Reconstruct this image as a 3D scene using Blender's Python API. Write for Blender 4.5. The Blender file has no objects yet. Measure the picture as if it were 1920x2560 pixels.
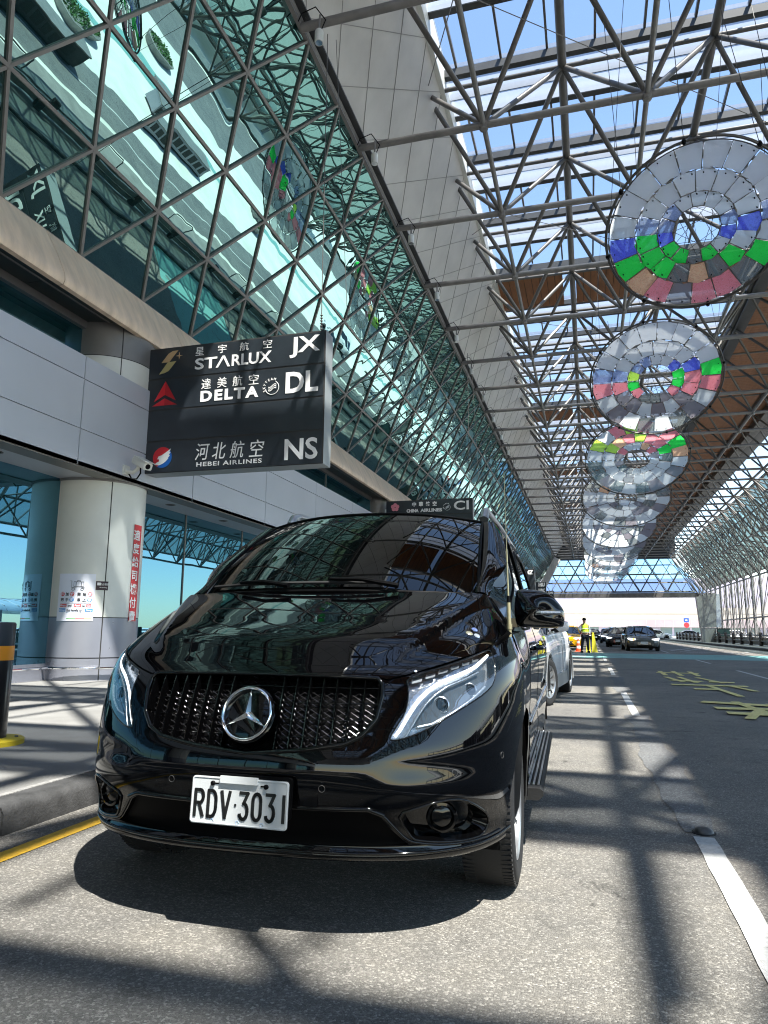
import bpy, bmesh, math, random
import numpy as np
from mathutils import Vector, Matrix
from mathutils.geometry import delaunay_2d_cdt
R=math.radians; PI=math.pi; rnd=random.Random(7)
S=bpy.context.scene; COL=S.collection
# ---------------- camera ----------------
cd=bpy.data.cameras.new('camera'); cam=bpy.data.objects.new('camera',cd); COL.objects.link(cam); S.camera=cam
yaw,pitch,roll=16.114,9.498,.512
a,p=R(yaw),R(pitch)
f=Vector((-math.sin(a)*math.cos(p),math.cos(a)*math.cos(p),math.sin(p))); r0=Vector((math.cos(a),math.sin(a),0)); u0=r0.cross(f)
c_,s_=math.cos(R(roll)),math.sin(R(roll)); r_=c_*r0+s_*u0; u_=-s_*r0+c_*u0
m=Matrix((r_,u_,-f)).transposed().to_4x4(); m.translation=Vector((0,0,1.0796)); cam.matrix_world=m
cd.sensor_fit='VERTICAL'; cd.sensor_height=32; cd.lens=1763.2/2560*32; cd.clip_start=.05; cd.clip_end=3000
# ---------------- light ----------------
SUNV=Vector((.40,-.36,1)).normalized()          # towards the sun
W=bpy.data.worlds.new('World'); S.world=W; W.use_nodes=True; nt=W.node_tree; nt.nodes.clear()
sky=nt.nodes.new('ShaderNodeTexSky'); sky.sky_type='NISHITA'; sky.sun_disc=False
sky.sun_elevation=math.asin(SUNV.z); sky.sun_rotation=math.atan2(SUNV.x,SUNV.y); sky.air_density=1.1; sky.dust_density=.15; sky.ozone_density=.5
bg=nt.nodes.new('ShaderNodeBackground'); bg.inputs[1].default_value=.14; wo=nt.nodes.new('ShaderNodeOutputWorld')
nt.links.new(sky.outputs[0],bg.inputs[0]); nt.links.new(bg.outputs[0],wo.inputs[0])
sl=bpy.data.lights.new('sun','SUN'); sl.energy=5; sl.angle=R(.53); sl.color=(1,.94,.85)
so=bpy.data.objects.new('sun',sl); COL.objects.link(so); so.rotation_euler=SUNV.to_track_quat('Z','Y').to_euler(); so.location=(0,0,40)
S.view_settings.view_transform='Standard'; S.view_settings.look='None'; S.view_settings.exposure=1.4; S.view_settings.gamma=1
S.cycles.max_bounces=9; S.cycles.glossy_bounces=6; S.cycles.diffuse_bounces=3; S.cycles.transmission_bounces=4; S.cycles.transparent_max_bounces=12
S.cycles.caustics_reflective=False; S.cycles.caustics_refractive=False; S.cycles.use_denoising=True; S.cycles.sample_clamp_indirect=6; S.cycles.filter_width=1.1
# ---------------- materials ----------------
def NM(name):
    m=bpy.data.materials.new(name); m.use_nodes=True; n=m.node_tree; n.nodes.clear(); o=n.nodes.new('ShaderNodeOutputMaterial'); return m,n,o
def nd(n,t,**k):
    x=n.nodes.new(t)
    for a_,b_ in k.items(): setattr(x,a_,b_)
    return x
def sv(n,sock,v):
    if isinstance(v,bpy.types.NodeSocket): n.links.new(v,sock)
    else: sock.default_value=v if not (isinstance(v,tuple) and len(v)==3 and sock.type=='RGBA') else v+(1,)
def coord(n,scale=(1,1,1)):
    g=nd(n,'ShaderNodeNewGeometry'); mp=nd(n,'ShaderNodeMapping'); mp.inputs['Scale'].default_value=scale; n.links.new(g.outputs['Position'],mp.inputs[0]); return mp.outputs[0]
def noise(n,co,s,det=3,rough=.5,dist=0):
    x=nd(n,'ShaderNodeTexNoise'); x.inputs['Scale'].default_value=s; x.inputs['Detail'].default_value=det; x.inputs['Roughness'].default_value=rough; x.inputs['Distortion'].default_value=dist
    n.links.new(co,x.inputs['Vector']); return x.outputs[0]
def ramp(n,v,stops):
    x=nd(n,'ShaderNodeValToRGB'); e=x.color_ramp.elements
    while len(e)<len(stops): e.new(.5)
    for i,(p_,c) in enumerate(stops):
        e[i].position=p_; e[i].color=(c,c,c,1) if not isinstance(c,tuple) else c+(1,)
    n.links.new(v,x.inputs[0]); return x.outputs[0]
def mixc(n,fac,a_,b_,mode='MIX'):
    x=nd(n,'ShaderNodeMix',data_type='RGBA',blend_type=mode); sv(n,x.inputs[0],fac); sv(n,x.inputs[6],a_); sv(n,x.inputs[7],b_); return x.outputs[2]
def bump(n,h,st,dist=.01,nrm=None):
    x=nd(n,'ShaderNodeBump'); x.inputs['Strength'].default_value=st; x.inputs['Distance'].default_value=dist; n.links.new(h,x.inputs['Height'])
    if nrm: n.links.new(nrm,x.inputs['Normal'])
    return x.outputs[0]
def pri(name,col,rough=.5,metal=0,coat=0,var=0,vs=3,bs=0,bsc=20,spec=.5,emis=None,es=0,rvar=0,vscale=(1,1,1),ior=None,coatrough=.03):
    m,n,o=NM(name); b=nd(n,'ShaderNodeBsdfPrincipled'); sv(n,b.inputs['Base Color'],tuple(col)); b.inputs['Roughness'].default_value=rough; b.inputs['Metallic'].default_value=metal
    b.inputs['Coat Weight'].default_value=coat; b.inputs['Coat Roughness'].default_value=coatrough; b.inputs['Specular IOR Level'].default_value=spec
    if ior: b.inputs['IOR'].default_value=ior
    if var or bs or rvar: co=coord(n,vscale)
    if var:
        nz=noise(n,co,vs,4,.6); dk=tuple(c*(1-var) for c in col); lt=tuple(min(1,c*(1+var*.6)) for c in col)
        sv(n,b.inputs['Base Color'],ramp(n,nz,[(.3,dk),(.7,lt)]))
    if rvar: sv(n,b.inputs['Roughness'],ramp(n,noise(n,co,vs*2.3,4,.6),[(.3,max(0,rough-rvar)),(.7,min(1,rough+rvar))]))
    if bs: sv(n,b.inputs['Normal'],bump(n,noise(n,co,bsc,4,.6),bs,.01))
    if emis: sv(n,b.inputs['Emission Color'],tuple(emis)); b.inputs['Emission Strength'].default_value=es
    n.links.new(b.outputs[0],o.inputs[0]); return m
def glassm(name,tint,gcol,facing=.0,bumpst=0,bsc=1,rough=0.0,dark=None,trans=1.0):
    # sheet glass: fresnel-weighted mirror over a tinted see-through (or a dark body)
    m,n,o=NM(name); g=nd(n,'ShaderNodeBsdfGlossy'); sv(n,g.inputs[0],gcol); g.inputs['Roughness'].default_value=rough
    if dark is not None: t=nd(n,'ShaderNodeBsdfDiffuse'); sv(n,t.inputs[0],dark)
    else: t=nd(n,'ShaderNodeBsdfTransparent'); sv(n,t.inputs[0],tint)
    fr=nd(n,'ShaderNodeLayerWeight'); fr.inputs[0].default_value=.5
    pw=nd(n,'ShaderNodeMath',operation='POWER'); n.links.new(fr.outputs['Facing'],pw.inputs[0]); pw.inputs[1].default_value=4.5
    mr=nd(n,'ShaderNodeMapRange'); n.links.new(pw.outputs[0],mr.inputs[0]); mr.inputs[1].default_value=0; mr.inputs[2].default_value=1; mr.inputs[3].default_value=facing; mr.inputs[4].default_value=1
    mx=nd(n,'ShaderNodeMixShader'); n.links.new(mr.outputs[0],mx.inputs[0]); n.links.new(t.outputs[0],mx.inputs[1]); n.links.new(g.outputs[0],mx.inputs[2])
    if bumpst:
        co=coord(n); b1=bump(n,noise(n,co,bsc,2,.45,.4),bumpst,.1); n.links.new(b1,g.inputs['Normal']); n.links.new(b1,fr.inputs['Normal'])
    n.links.new(mx.outputs[0],o.inputs[0]); return m
MT={}
def m_asphalt(name,lo,hi,warm):
    m,n,o=NM(name); b=nd(n,'ShaderNodeBsdfPrincipled'); co=coord(n)
    v=nd(n,'ShaderNodeTexVoronoi'); v.inputs['Scale'].default_value=135; n.links.new(co,v.inputs['Vector'])
    sp=nd(n,'ShaderNodeSeparateColor'); n.links.new(v.outputs['Color'],sp.inputs[0])
    grain=ramp(n,sp.outputs[0],[(0,lo*.45),(.55,lo),(.86,hi),(1.0,hi*1.9)])
    fine=noise(n,co,240,3,.7); big=noise(n,co,.55,4,.6,.3); mid=noise(n,co,4,5,.65)
    c=mixc(n,.55,grain,ramp(n,fine,[(.3,lo*.5),(.7,hi*1.1)]))
    c=mixc(n,1,c,ramp(n,big,[(.3,(.74,.74,.76)),(.7,(1.12,1.1,1.06))]),'MULTIPLY')
    c=mixc(n,1,c,ramp(n,mid,[(.28,(.62,.62,.62)),(.45,(1,1,1)),(.8,(1.1,1.08,1.04))]),'MULTIPLY')
    st=ramp(n,noise(n,co,1.7,5,.7,1.2),[(.30,.35),(.36,1.0)])
    c=mixc(n,1,c,st,'MULTIPLY'); c=mixc(n,1,c,warm,'MULTIPLY')
    sv(n,b.inputs['Base Color'],c); b.inputs['Roughness'].default_value=.82
    h=nd(n,'ShaderNodeMath',operation='MULTIPLY_ADD'); n.links.new(v.outputs['Distance'],h.inputs[0]); h.inputs[1].default_value=-1.0; n.links.new(fine,h.inputs[2])
    sv(n,b.inputs['Normal'],bump(n,h.outputs[0],.75,.006)); n.links.new(b.outputs[0],o.inputs[0]); return m
def m_worn(name,col,under,s=3,thr=.40,rough=.6):
    m,n,o=NM(name); b=nd(n,'ShaderNodeBsdfPrincipled'); co=coord(n)
    w=noise(n,co,s,8,.75,.6); k=ramp(n,w,[(thr-.04,1.),(thr+.03,0.)])
    v=nd(n,'ShaderNodeTexVoronoi',feature='DISTANCE_TO_EDGE'); v.inputs['Scale'].default_value=9; n.links.new(co,v.inputs['Vector'])
    d=noise(n,co,30,4,.7); base=mixc(n,1,col,ramp(n,d,[(.25,.72),(.6,1.05)]),'MULTIPLY')
    base=mixc(n,ramp(n,v.outputs['Distance'],[(0.,.55),(.012,0.)]),base,tuple(x*.35 for x in col))
    sv(n,b.inputs['Base Color'],mixc(n,k,base,under)); b.inputs['Roughness'].default_value=rough
    sv(n,b.inputs['Normal'],bump(n,noise(n,co,160,3,.7),.5,.004)); n.links.new(b.outputs[0],o.inputs[0]); return m
MT['asphalt']=m_asphalt('asphalt',.135,.33,(1.0,.958,.885))
MT['asphalt_dark']=m_asphalt('asphalt_patch',.115,.27,(.95,.98,1.02))
MT['pave']=pri('paving',(.245,.242,.235),.8,var=.25,vs=1.1,bs=.35,bsc=60)
MT['plaza']=pri('plaza_concrete',(.74,.73,.68),.85,var=.18,vs=.22,bs=.1,bsc=30)
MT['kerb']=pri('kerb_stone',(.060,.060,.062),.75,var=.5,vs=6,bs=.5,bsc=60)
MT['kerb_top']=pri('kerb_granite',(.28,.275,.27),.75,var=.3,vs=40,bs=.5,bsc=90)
MT['yellow']=m_worn('yellow_paint',(.78,.47,.045),(.13,.12,.1),2.2,.33)
MT['white']=m_worn('white_paint',(.58,.58,.565),(.14,.135,.125),2.6,.37)
MT['yellow_b']=m_worn('pale_yellow_paint',(.95,.82,.30),(.1,.1,.1),5,.33)
MT['turq']=m_worn('turquoise_paint',(.18,.42,.40),(.12,.13,.13),1.3,.40)
MT['panel']=pri('silver_panel',(.53,.56,.62),.36,.12,var=.05,vs=.5,rvar=.06)
MT['panel_j']=pri('panel_joint',(.60,.62,.64),.5)
MT['white_panel']=pri('white_column_panel',(.70,.71,.66),.38,var=.08,vs=1.2,rvar=.08)
MT['grey_panel']=pri('grey_base_panel',(.28,.29,.34),.33,.35,var=.07,vs=1,rvar=.08)
MT['bronze']=pri('bronze_fascia',(.80,.63,.47),.38,.12,var=.2,vs=1.6,rvar=.1,vscale=(1,3,.7))
MT['dark_soffit']=pri('dark_soffit',(.035,.045,.042),.35,var=.2,vs=1)
MT['joint']=pri('dark_joint',(.03,.03,.03),.7)
MT['mull']=pri('mullion_grey',(.22,.21,.20),.42,.35,var=.1,vs=2)
MT['soffit']=pri('soffit_panel',(.64,.63,.605),.55,var=.10,vs=.9)
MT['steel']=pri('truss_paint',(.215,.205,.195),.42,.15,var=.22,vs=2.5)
MT['steel_backlit']=pri('truss_backlit_shade',(.125,.118,.11),.42,.15,var=.2,vs=2.5)  # truss paint darkened, backlit shade of upper tubes put into the colour
MT['steel_d']=pri('truss_dark',(.13,.125,.12),.45,.2,var=.25,vs=2)
MT['beam']=pri('dark_beam',(.045,.047,.05),.5,var=.3,vs=2)
MT['wood']=pri('wood_slat',(.27,.105,.036),.55,var=.25,vs=1.4,vscale=(4,.6,1))
MT['black']=pri('black_plastic',(.0022,.0022,.0026),.45,spec=.08)
MT['rubber']=pri('rubber',(.012,.012,.013),.78,bs=.2,bsc=80)
MT['chrome']=pri('chrome',(.88,.89,.90),.06,1.0)
MT['facade']=glassm('facade_glass',None,(.38,.63,.60),.58,.035,.7,dark=(.005,.030,.034))
MT['win']=glassm('window_glass',None,(.24,.52,.72),.50,.015,.5,dark=(.004,.035,.04))
MT['glass_r']=glassm('roof_wall_glass',(.34,.42,.40),(.6,.8,.78),.12)
def m_louver():
    m,n,o=NM('white_louver'); d=nd(n,'ShaderNodeBsdfPrincipled'); co=coord(n,(1,.25,.25)); nz=noise(n,co,5,4,.6)
    sv(n,d.inputs['Base Color'],ramp(n,nz,[(.3,(.34,.36,.40)),(.7,(.47,.485,.52))])); d.inputs['Roughness'].default_value=.5
    t=nd(n,'ShaderNodeBsdfTranslucent'); sv(n,t.inputs[0],(.40,.45,.54)); mx=nd(n,'ShaderNodeMixShader'); mx.inputs[0].default_value=.5
    n.links.new(d.outputs[0],mx.inputs[1]); n.links.new(t.outputs[0],mx.inputs[2]); tp=nd(n,'ShaderNodeBsdfTransparent'); sv(n,tp.inputs[0],(.9,.95,1)); m2=nd(n,'ShaderNodeMixShader'); m2.inputs[0].default_value=.24; n.links.new(mx.outputs[0],m2.inputs[1]); n.links.new(tp.outputs[0],m2.inputs[2]); n.links.new(m2.outputs[0],o.inputs[0]); return m
MT['louver']=m_louver()
# ---------------- mesh helpers ----------------
class MB:
    def __init__(s): s.v=[]; s.f=[]; s.mi=[]
    def add(s,vs,fs,mi=0):
        k=len(s.v); s.v+= [tuple(x) for x in vs]; s.f+=[tuple(i+k for i in q) for q in fs]; s.mi+=[mi]*len(fs); return s
    def box(s,x0,x1,y0,y1,z0,z1,mi=0,M=None):
        vs=[Vector((x,y,z)) for x in (x0,x1) for y in (y0,y1) for z in (z0,z1)]
        if M is not None: vs=[M@q for q in vs]
        return s.add(vs,[(0,1,3,2),(4,6,7,5),(0,4,5,1),(2,3,7,6),(0,2,6,4),(1,5,7,3)],mi)
    def bar(s,a_,b_,w,h,up=(0,0,1),mi=0):
        a_,b_=Vector(a_),Vector(b_); d=(b_-a_).normalized(); x=d.cross(Vector(up)); x=x.normalized() if x.length>1e-6 else Vector((1,0,0)); y=x.cross(d)
        vs=[e+x*(i*w/2)+y*(j*h/2) for e in (a_,b_) for i,j in ((-1,-1),(1,-1),(1,1),(-1,1))]
        return s.add(vs,[(3,2,1,0),(4,5,6,7),(0,1,5,4),(1,2,6,5),(2,3,7,6),(3,0,4,7)],mi)
    def tube(s,pts,r,n=8,cap=True,mi=0,closed=False):
        pts=[Vector(q) for q in pts]; N=len(pts); rr=r if isinstance(r,(list,tuple)) else [r]*N
        vs=[];nx=None
        for i,q in enumerate(pts):
            d=(pts[(i+1)%N]-pts[i-1]) if closed else (pts[min(i+1,N-1)]-pts[max(i-1,0)]); d.normalize()
            if nx is None:
                nx=d.cross(Vector((0,0,1)));
                if nx.length<1e-4: nx=Vector((1,0,0))
            nx=(nx-d*nx.dot(d)).normalized(); ny=d.cross(nx)
            vs+=[q+nx*math.cos(2*PI*k/n)*rr[i]+ny*math.sin(2*PI*k/n)*rr[i] for k in range(n)]
        fs=[(i*n+k,i*n+(k+1)%n,((i+1)%N)*n+(k+1)%n,((i+1)%N)*n+k) for i in range(N if closed else N-1) for k in range(n)]
        if cap and not closed: fs+=[tuple(range(n))[::-1],tuple((N-1)*n+k for k in range(n))]
        return s.add(vs,fs,mi)
    def lathe(s,prof,n=24,M=None,mi=0,cap=True):
        # prof: list of (r,h) about local Z
        vs=[Vector((r*math.cos(2*PI*k/n),r*math.sin(2*PI*k/n),h)) for r,h in prof for k in range(n)]
        if M is not None: vs=[M@q for q in vs]
        P=len(prof); fs=[(i*n+k,i*n+(k+1)%n,(i+1)*n+(k+1)%n,(i+1)*n+k) for i in range(P-1) for k in range(n)]
        if cap: fs+=[tuple(range(n))[::-1],tuple((P-1)*n+k for k in range(n))]
        return s.add(vs,fs,mi)
    def grid(s,P,mi=0,flip=False):
        # P[i][j] points
        ni,nj=len(P),len(P[0]); fs=[]
        for i in range(ni-1):
            for j in range(nj-1):
                q=(i*nj+j,(i+1)*nj+j,(i+1)*nj+j+1,i*nj+j+1); fs.append(q[::-1] if flip else q)
        return s.add([x for r_ in P for x in r_],fs,mi)
    def prism(s,poly,t0,t1,fn,mi=0):
        # extrude a 2D polygon; fn(u,v,t)->point
        n=len(poly); vs=[fn(x,y,t0) for x,y in poly]+[fn(x,y,t1) for x,y in poly]
        return s.add(vs,[tuple(range(n))[::-1],tuple(range(n,2*n))]+[(i,(i+1)%n,n+(i+1)%n,n+i) for i in range(n)],mi)
    def build(s,name,mats,parent=None,smooth=False,loc=None,angle=40):
        me=bpy.data.meshes.new(name); me.from_pydata(s.v,[],s.f)
        for m_ in (mats if isinstance(mats,list) else [mats]): me.materials.append(MT[m_] if isinstance(m_,str) else m_)
        if any(s.mi): me.polygons.foreach_set('material_index',s.mi)
        me.validate(); bm=bmesh.new(); bm.from_mesh(me); bmesh.ops.recalc_face_normals(bm,faces=bm.faces); bm.to_mesh(me); bm.free()
        if smooth:
            me.polygons.foreach_set('use_smooth',[True]*len(me.polygons))
            try: me.set_sharp_from_angle(angle=R(angle))
            except Exception: pass
        o=bpy.data.objects.new(name,me); COL.objects.link(o)
        if parent is not None: o.parent=parent
        if loc is not None: o.location=loc
        return o
def tag(o,label=None,cat=None,group=None,kind=None):
    if label: o['label']=label
    if cat: o['category']=cat
    if group: o['group']=group
    if kind: o['kind']=kind
    return o
def root(name,label,cat,loc=(0,0,0),rz=0,group=None):
    o=bpy.data.objects.new(name,None); o.empty_display_size=.2; COL.objects.link(o); o.location=loc; o.rotation_euler=(0,0,rz); return tag(o,label,cat,group)
def inst(name,me,parent,mw):
    o=bpy.data.objects.new(name,me); COL.objects.link(o); o.parent=parent; o.matrix_basis=mw; return o
def unit_tube(mat,n=8):
    mb=MB().lathe([(1,0),(1,1)],n); me=bpy.data.meshes.new('tube_member'); me.from_pydata(mb.v,[],mb.f); me.materials.append(MT[mat]); me.polygons.foreach_set('use_smooth',[len(q.vertices)==4 for q in me.polygons]); me.set_sharp_from_angle(angle=R(50)); return me
def seg_m(a_,b_,rx,ry=None,up=None):
    a_,b_=Vector(a_),Vector(b_); d=b_-a_; L=d.length; d=d/L
    if up is None: q=d.to_track_quat('Z','Y').to_matrix()
    else:
        y=Vector(up); y=(y-d*y.dot(d)).normalized(); x=y.cross(d); q=Matrix((x,y,d)).transposed()
    M=q.to_4x4()@Matrix.Diagonal((rx,ry or rx,L,1)); M.translation=a_; return M
def text_obj(txt,name,mat,parent,M,size,ext=.004,bold=0,sx=1,align='LEFT',space=1,font=None,shear=0):
    cu=bpy.data.curves.new(name,'FONT'); cu.body=txt; cu.size=size; cu.extrude=ext; cu.offset=bold; cu.align_x=align; cu.space_character=space; cu.resolution_u=3; cu.shear=shear
    tmp=bpy.data.objects.new('tmp_text',cu); COL.objects.link(tmp); dg=bpy.context.evaluated_depsgraph_get(); dg.update()
    me=bpy.data.meshes.new_from_object(tmp.evaluated_get(dg)); bpy.data.objects.remove(tmp); bpy.data.curves.remove(cu)
    me.materials.clear(); me.materials.append(MT[mat] if isinstance(mat,str) else mat)
    me.transform(Matrix.Diagonal((sx,1,1,1))); o=bpy.data.objects.new(name,me); COL.objects.link(o); o.parent=parent; o.matrix_basis=M; return o
# ---------------- ground ----------------
def sheet(name,x0,x1,y0,y1,z,mat,kind='structure'):
    return tag(MB().add([(x0,y0,z),(x1,y0,z),(x1,y1,z),(x0,y1,z)],[(0,1,2,3)]).build(name,mat),kind=kind)
sheet('ground',-900,1400,-500,1800,-.02,'plaza')
sheet('added_road_strip',17.5,22.5,-60,300,-.012,'asphalt_dark'); sheet('added_road_strip',41,52,-60,300,-.012,'asphalt_dark'); sheet('added_strip_line',19.9,20.05,-60,300,-.006,'white'); sheet('added_green_strip',30,31.2,-60,300,-.008,'turq')  # dark and turquoise strips added to vary the plaza's reflection in the glass
sheet('road',-3.0,10.4,-40,180,0,'asphalt')
b=MB().box(-60,-3.17,-40,180,-.01,.15); tag(b.build('pavement_terminal','pave'),kind='structure')
b=MB().box(10.59,16.6,-40,180,-.01,.15); tag(b.build('pavement_far','pave'),kind='structure')
# kerbs: bevelled stones with joints
def kerb(name,x,sgn):
    b=MB()
    y=-16.0
    while y<150:
        L=1.2 if y<40 else 6; prof=[(0,0.0),(0,.105),(.018,.138),(.05,.152),(.17,.154),(.17,0)]
        k=len(b.v); b.prism([(q[0],q[1]) for q in prof],y+.006,y+L-.006,lambda u,v,t:(x-sgn*u,t,v)); y+=L
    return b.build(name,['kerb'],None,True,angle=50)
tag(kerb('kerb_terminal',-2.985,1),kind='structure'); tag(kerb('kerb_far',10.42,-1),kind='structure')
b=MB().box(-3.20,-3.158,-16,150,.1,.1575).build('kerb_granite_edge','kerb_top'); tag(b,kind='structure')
sheet('yellow_line',-2.775,-2.66,-30,118,.004,'yellow')
def ragged(name,pts,z,mat):
    return tag(MB().add([(x,y,z) for x,y in pts],[tuple(range(len(pts)))]).build(name,mat),kind='structure')
rr=random.Random(3)
for i,(y0,y1) in enumerate([(0.2,4.32),(10.1,13.9),(19.3,23.3),(28.3,31.8),(44,46),(50,52),(56,58),(63,65),(70,72),(78,80)]):
    L=[]; n=24
    for k in range(n+1): L.append((.495+rr.uniform(-.004,.003),y0+(y1-y0)*k/n))
    for k in range(n,-1,-1): L.append((.60+rr.uniform(-.003,.004),y0+(y1-y0)*k/n))
    ragged('lane_dash',L,.0045,'white')
for y0,y1 in [(8,12),(19.0,23),(27.8,31.4),(42,46),(52,56),(62,66)]: sheet('lane_dash',4.03,4.13,y0,y1,.008,'white')
for y0,y1 in [(42,110)]: sheet('lane_edge_line',7.4,7.52,y0,y1,.008,'white'); sheet('lane_edge_line',9.5,9.6,y0,y1,.008,'white')
# dark repair strip beside the dashes
def blob(name,x0,x1,y0,y1,z,mat,amp,n=26,skew=0):
    L=[]
    ph=[rr.uniform(0,6) for _ in range(6)]; wv=lambda t,o: amp*(math.sin(t*9+ph[o])+.6*math.sin(t*23+ph[o+1])+.35*math.sin(t*61+ph[o+2])); n=90
    for k in range(n+1): t=k/n; L.append((x0+skew*t+wv(t,0),y0+(y1-y0)*t))
    for k in range(n,-1,-1): t=k/n; L.append((x1+skew*t+wv(t,3),y0+(y1-y0)*t))
    return ragged(name,L,z,mat)
blob('asphalt_repair_strip',.42,.66,4.4,10.1,.004,'asphalt_dark',.025); blob('asphalt_repair_strip',.44,.70,13.9,19.4,.004,'asphalt_dark',.03)
sheet('turquoise_crossing',-3.0,10.4,31.7,38.5,.004,'turq')
for y in (33.1,34.6,36.1,37.4): sheet('crossing_stripe',-2.9,-.2,y,y+.55,.008,'white')
sheet('stop_line',-.4,4.0,39.6,39.85,.008,'white')
b=MB()
for (x0,y0,x1,y1,w) in [(4.6,46,8.2,60,.12),(5.4,46,9,60,.12),(4.9,44,6.9,44.0,.25),(5,42,8,42.6,.3),(4.9,50,6.4,49,.25),(7.6,42,9.4,47,.12)]:
    b.bar((x0,y0,.0085),(x1,y1,.0085),w,.002)
tag(b.build('hatched_road_marking','white'),kind='structure')
# yellow road characters, elongated along the lane, read from the traffic's side
MT['yb']=MT['yellow_b']
for ch,y,h in [('計',20.6,3.4),('程',17.4,3.0),('車',13.9,3.0),('排',11.0,2.6)]: pass
b=MB()
SZ=[.0085]
def stroke(x0,y0,x1,y1,w=.13): SZ[0]+=.0006; b.bar((x0,y0,SZ[0]),(x1,y1,SZ[0]),w,.002)
for q in [(1.85,21.7,1.83,19.7),(2.2,21.8,2.2,19.6),(2.62,21.7,2.60,19.6),(1.7,20.9,2.75,20.8),
          (1.75,18.9,1.95,17.2),(2.05,19.0,2.2,17.0),(2.45,18.9,2.75,17.1),(1.75,17.7,2.35,17.4),(2.5,17.4,3.0,17.3),
          (1.6,16.2,3.05,16.2),(2.3,16.1,2.45,13.6),(2.75,16.0,2.95,14.9),(1.9,15.1,2.4,15.1)]:
    stroke(*q,w=.12 if abs(q[0]-q[2])<.5 else .3)
for q in [(1.65,12.35,2.7,12.0),(1.7,11.4,3.0,11.45),(1.75,10.75,3.0,10.7),(2.15,12.5,2.35,9.9),(2.35,11.6,1.9,10.1),(2.4,11.6,2.95,9.9),(2.6,12.3,2.75,11.5)]:
    stroke(*q,w=.13 if abs(q[0]-q[2])<.5 else .3)
tag(b.build('yellow_lane_lettering','yellow_b'),kind='structure')
# road stud at the head of the near dash
t=root('road_stud','small grey domed road stud at the head of the white lane dash','road stud',(.56,4.42,0))
MB().lathe([(.055,0),(.052,.008),(.042,.022),(.025,.030),(.006,.033)],20).build('dome',pri('stud_metal',(.10,.10,.10),.45,.6),t,True)
MB().lathe([(.064,0),(.062,.004),(.052,.006)],20).build('base_ring','rubber',t,True)
# ======================= terminal building =======================
Y0,Y1=-45.0,120.0
MOD=3.73; BY=15.14-7*MOD          # first lower chord row (y<0)
colY=[-44.4,-25.8,-7.15,11.48,30.1,48.7,67.4,86.0,104.7]
CX,CR=-9.1,.86
# base plinth with rail, windows
t=root('terminal_window_wall','mirrored teal window wall at pavement level under the silver band','window wall',(-9.3,0,0))
MB().box(-9.6,-9.3,-45,120,.15,.44).build('plinth','grey_panel',t,loc=(9.3,0,0))
b=MB(); b.tube([(-9.16,-45,.60-.23),(-9.16,120,.60-.23)],.022); 
for y in np.arange(-44,120,2.4): b.bar((-9.3,y,.37),(-9.16,y,.37),.02,.02)
b.build('bumper_rail','chrome',t,True,loc=(9.3,0,0))
wr=random.Random(11); edges=[]
for i in range(len(colY)-1):
    a0,a1=colY[i]+.55,colY[i+1]-.55; n=6
    ys=[a0+(a1-a0)*k/n for k in range(n+1)]; edges.append(ys)
for ys in edges:
    for k in range(len(ys)-1):
        e1,e2=wr.uniform(-.006,.006),wr.uniform(-.006,.006)
        MB().grid([[(-9.33+e1,ys[k]+.012,.44),(-9.33+e2,ys[k]+.012,4.1)],[(-9.33-e2,ys[k+1]-.012,.44),(-9.33-e1,ys[k+1]-.012,4.1)]],0).build('window_pane','win',t,loc=(9.3,0,0))
        MB().box(-9.36,-9.31,ys[k]-.012,ys[k]+.012,.44,4.1).build('mullion','mull',t,loc=(9.3,0,0))
MB().box(-9.8,-9.5,-45,120,.15,7).build('backing_wall','black',t,loc=(9.3,0,0))
# soffit below the silver band, with downlights
MB().box(-9.5,-8.2,-45,120,3.80,3.86).build('lower_soffit','panel',t,loc=(9.3,0,0))
b=MB()
# upper strip window between band and ledge
t=root('terminal_upper_window','dark strip window between the silver band and the bronze fascia','strip window',(-9.3,0,5.7))
for ys in edges:
    for k in range(0,len(ys)-1,2):
        MB().grid([[(-9.1,ys[k],5.0),(-9.1,ys[k],6.8)],[(-9.1,ys[k+2],5.0),(-9.1,ys[k+2],6.8)]]).build('window_pane','win',t,loc=(9.3,0,-5.7))
        MB().box(-9.12,-9.06,ys[k]-.02,ys[k]+.02,5.0,6.8).build('mullion','mull',t,loc=(9.3,0,-5.7))
MB().box(-9.14,-9.0,-45,120,6.70,6.86).build('head_rail','mull',t,loc=(9.3,0,-5.7))
# silver band
t=root('silver_band','long silver metal panel band running along the terminal over the windows','cladding band',(-8.2,0,3.86))
bp=random.Random(5); ph=(3.79,4.42,5.30,5.72); yy=[-7.6-3.62*10]
while yy[-1]<119: yy.append(yy[-1]+3.62)
MB().box(-9.0,-8.235,-45,120,3.861,5.70).build('backing','panel_j',t,loc=(8.2,0,-3.86))
shift=9.72-(-7.6+3.62*4.0)-3.62*0
for k in range(len(yy)-1):
    for j in range(3):
        x=-8.20; g=.010
        MB().box(-8.234,x,yy[k]+g+shift-.0,yy[k+1]-g+shift,ph[j]+g,ph[j+1]-g).build('band_panel','panel',t,loc=(8.2,0,-3.86))
MB().box(-8.6,-8.23,-45,120,3.78,3.80).build('drip_edge','mull',t,loc=(8.2,0,-3.86))
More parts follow.
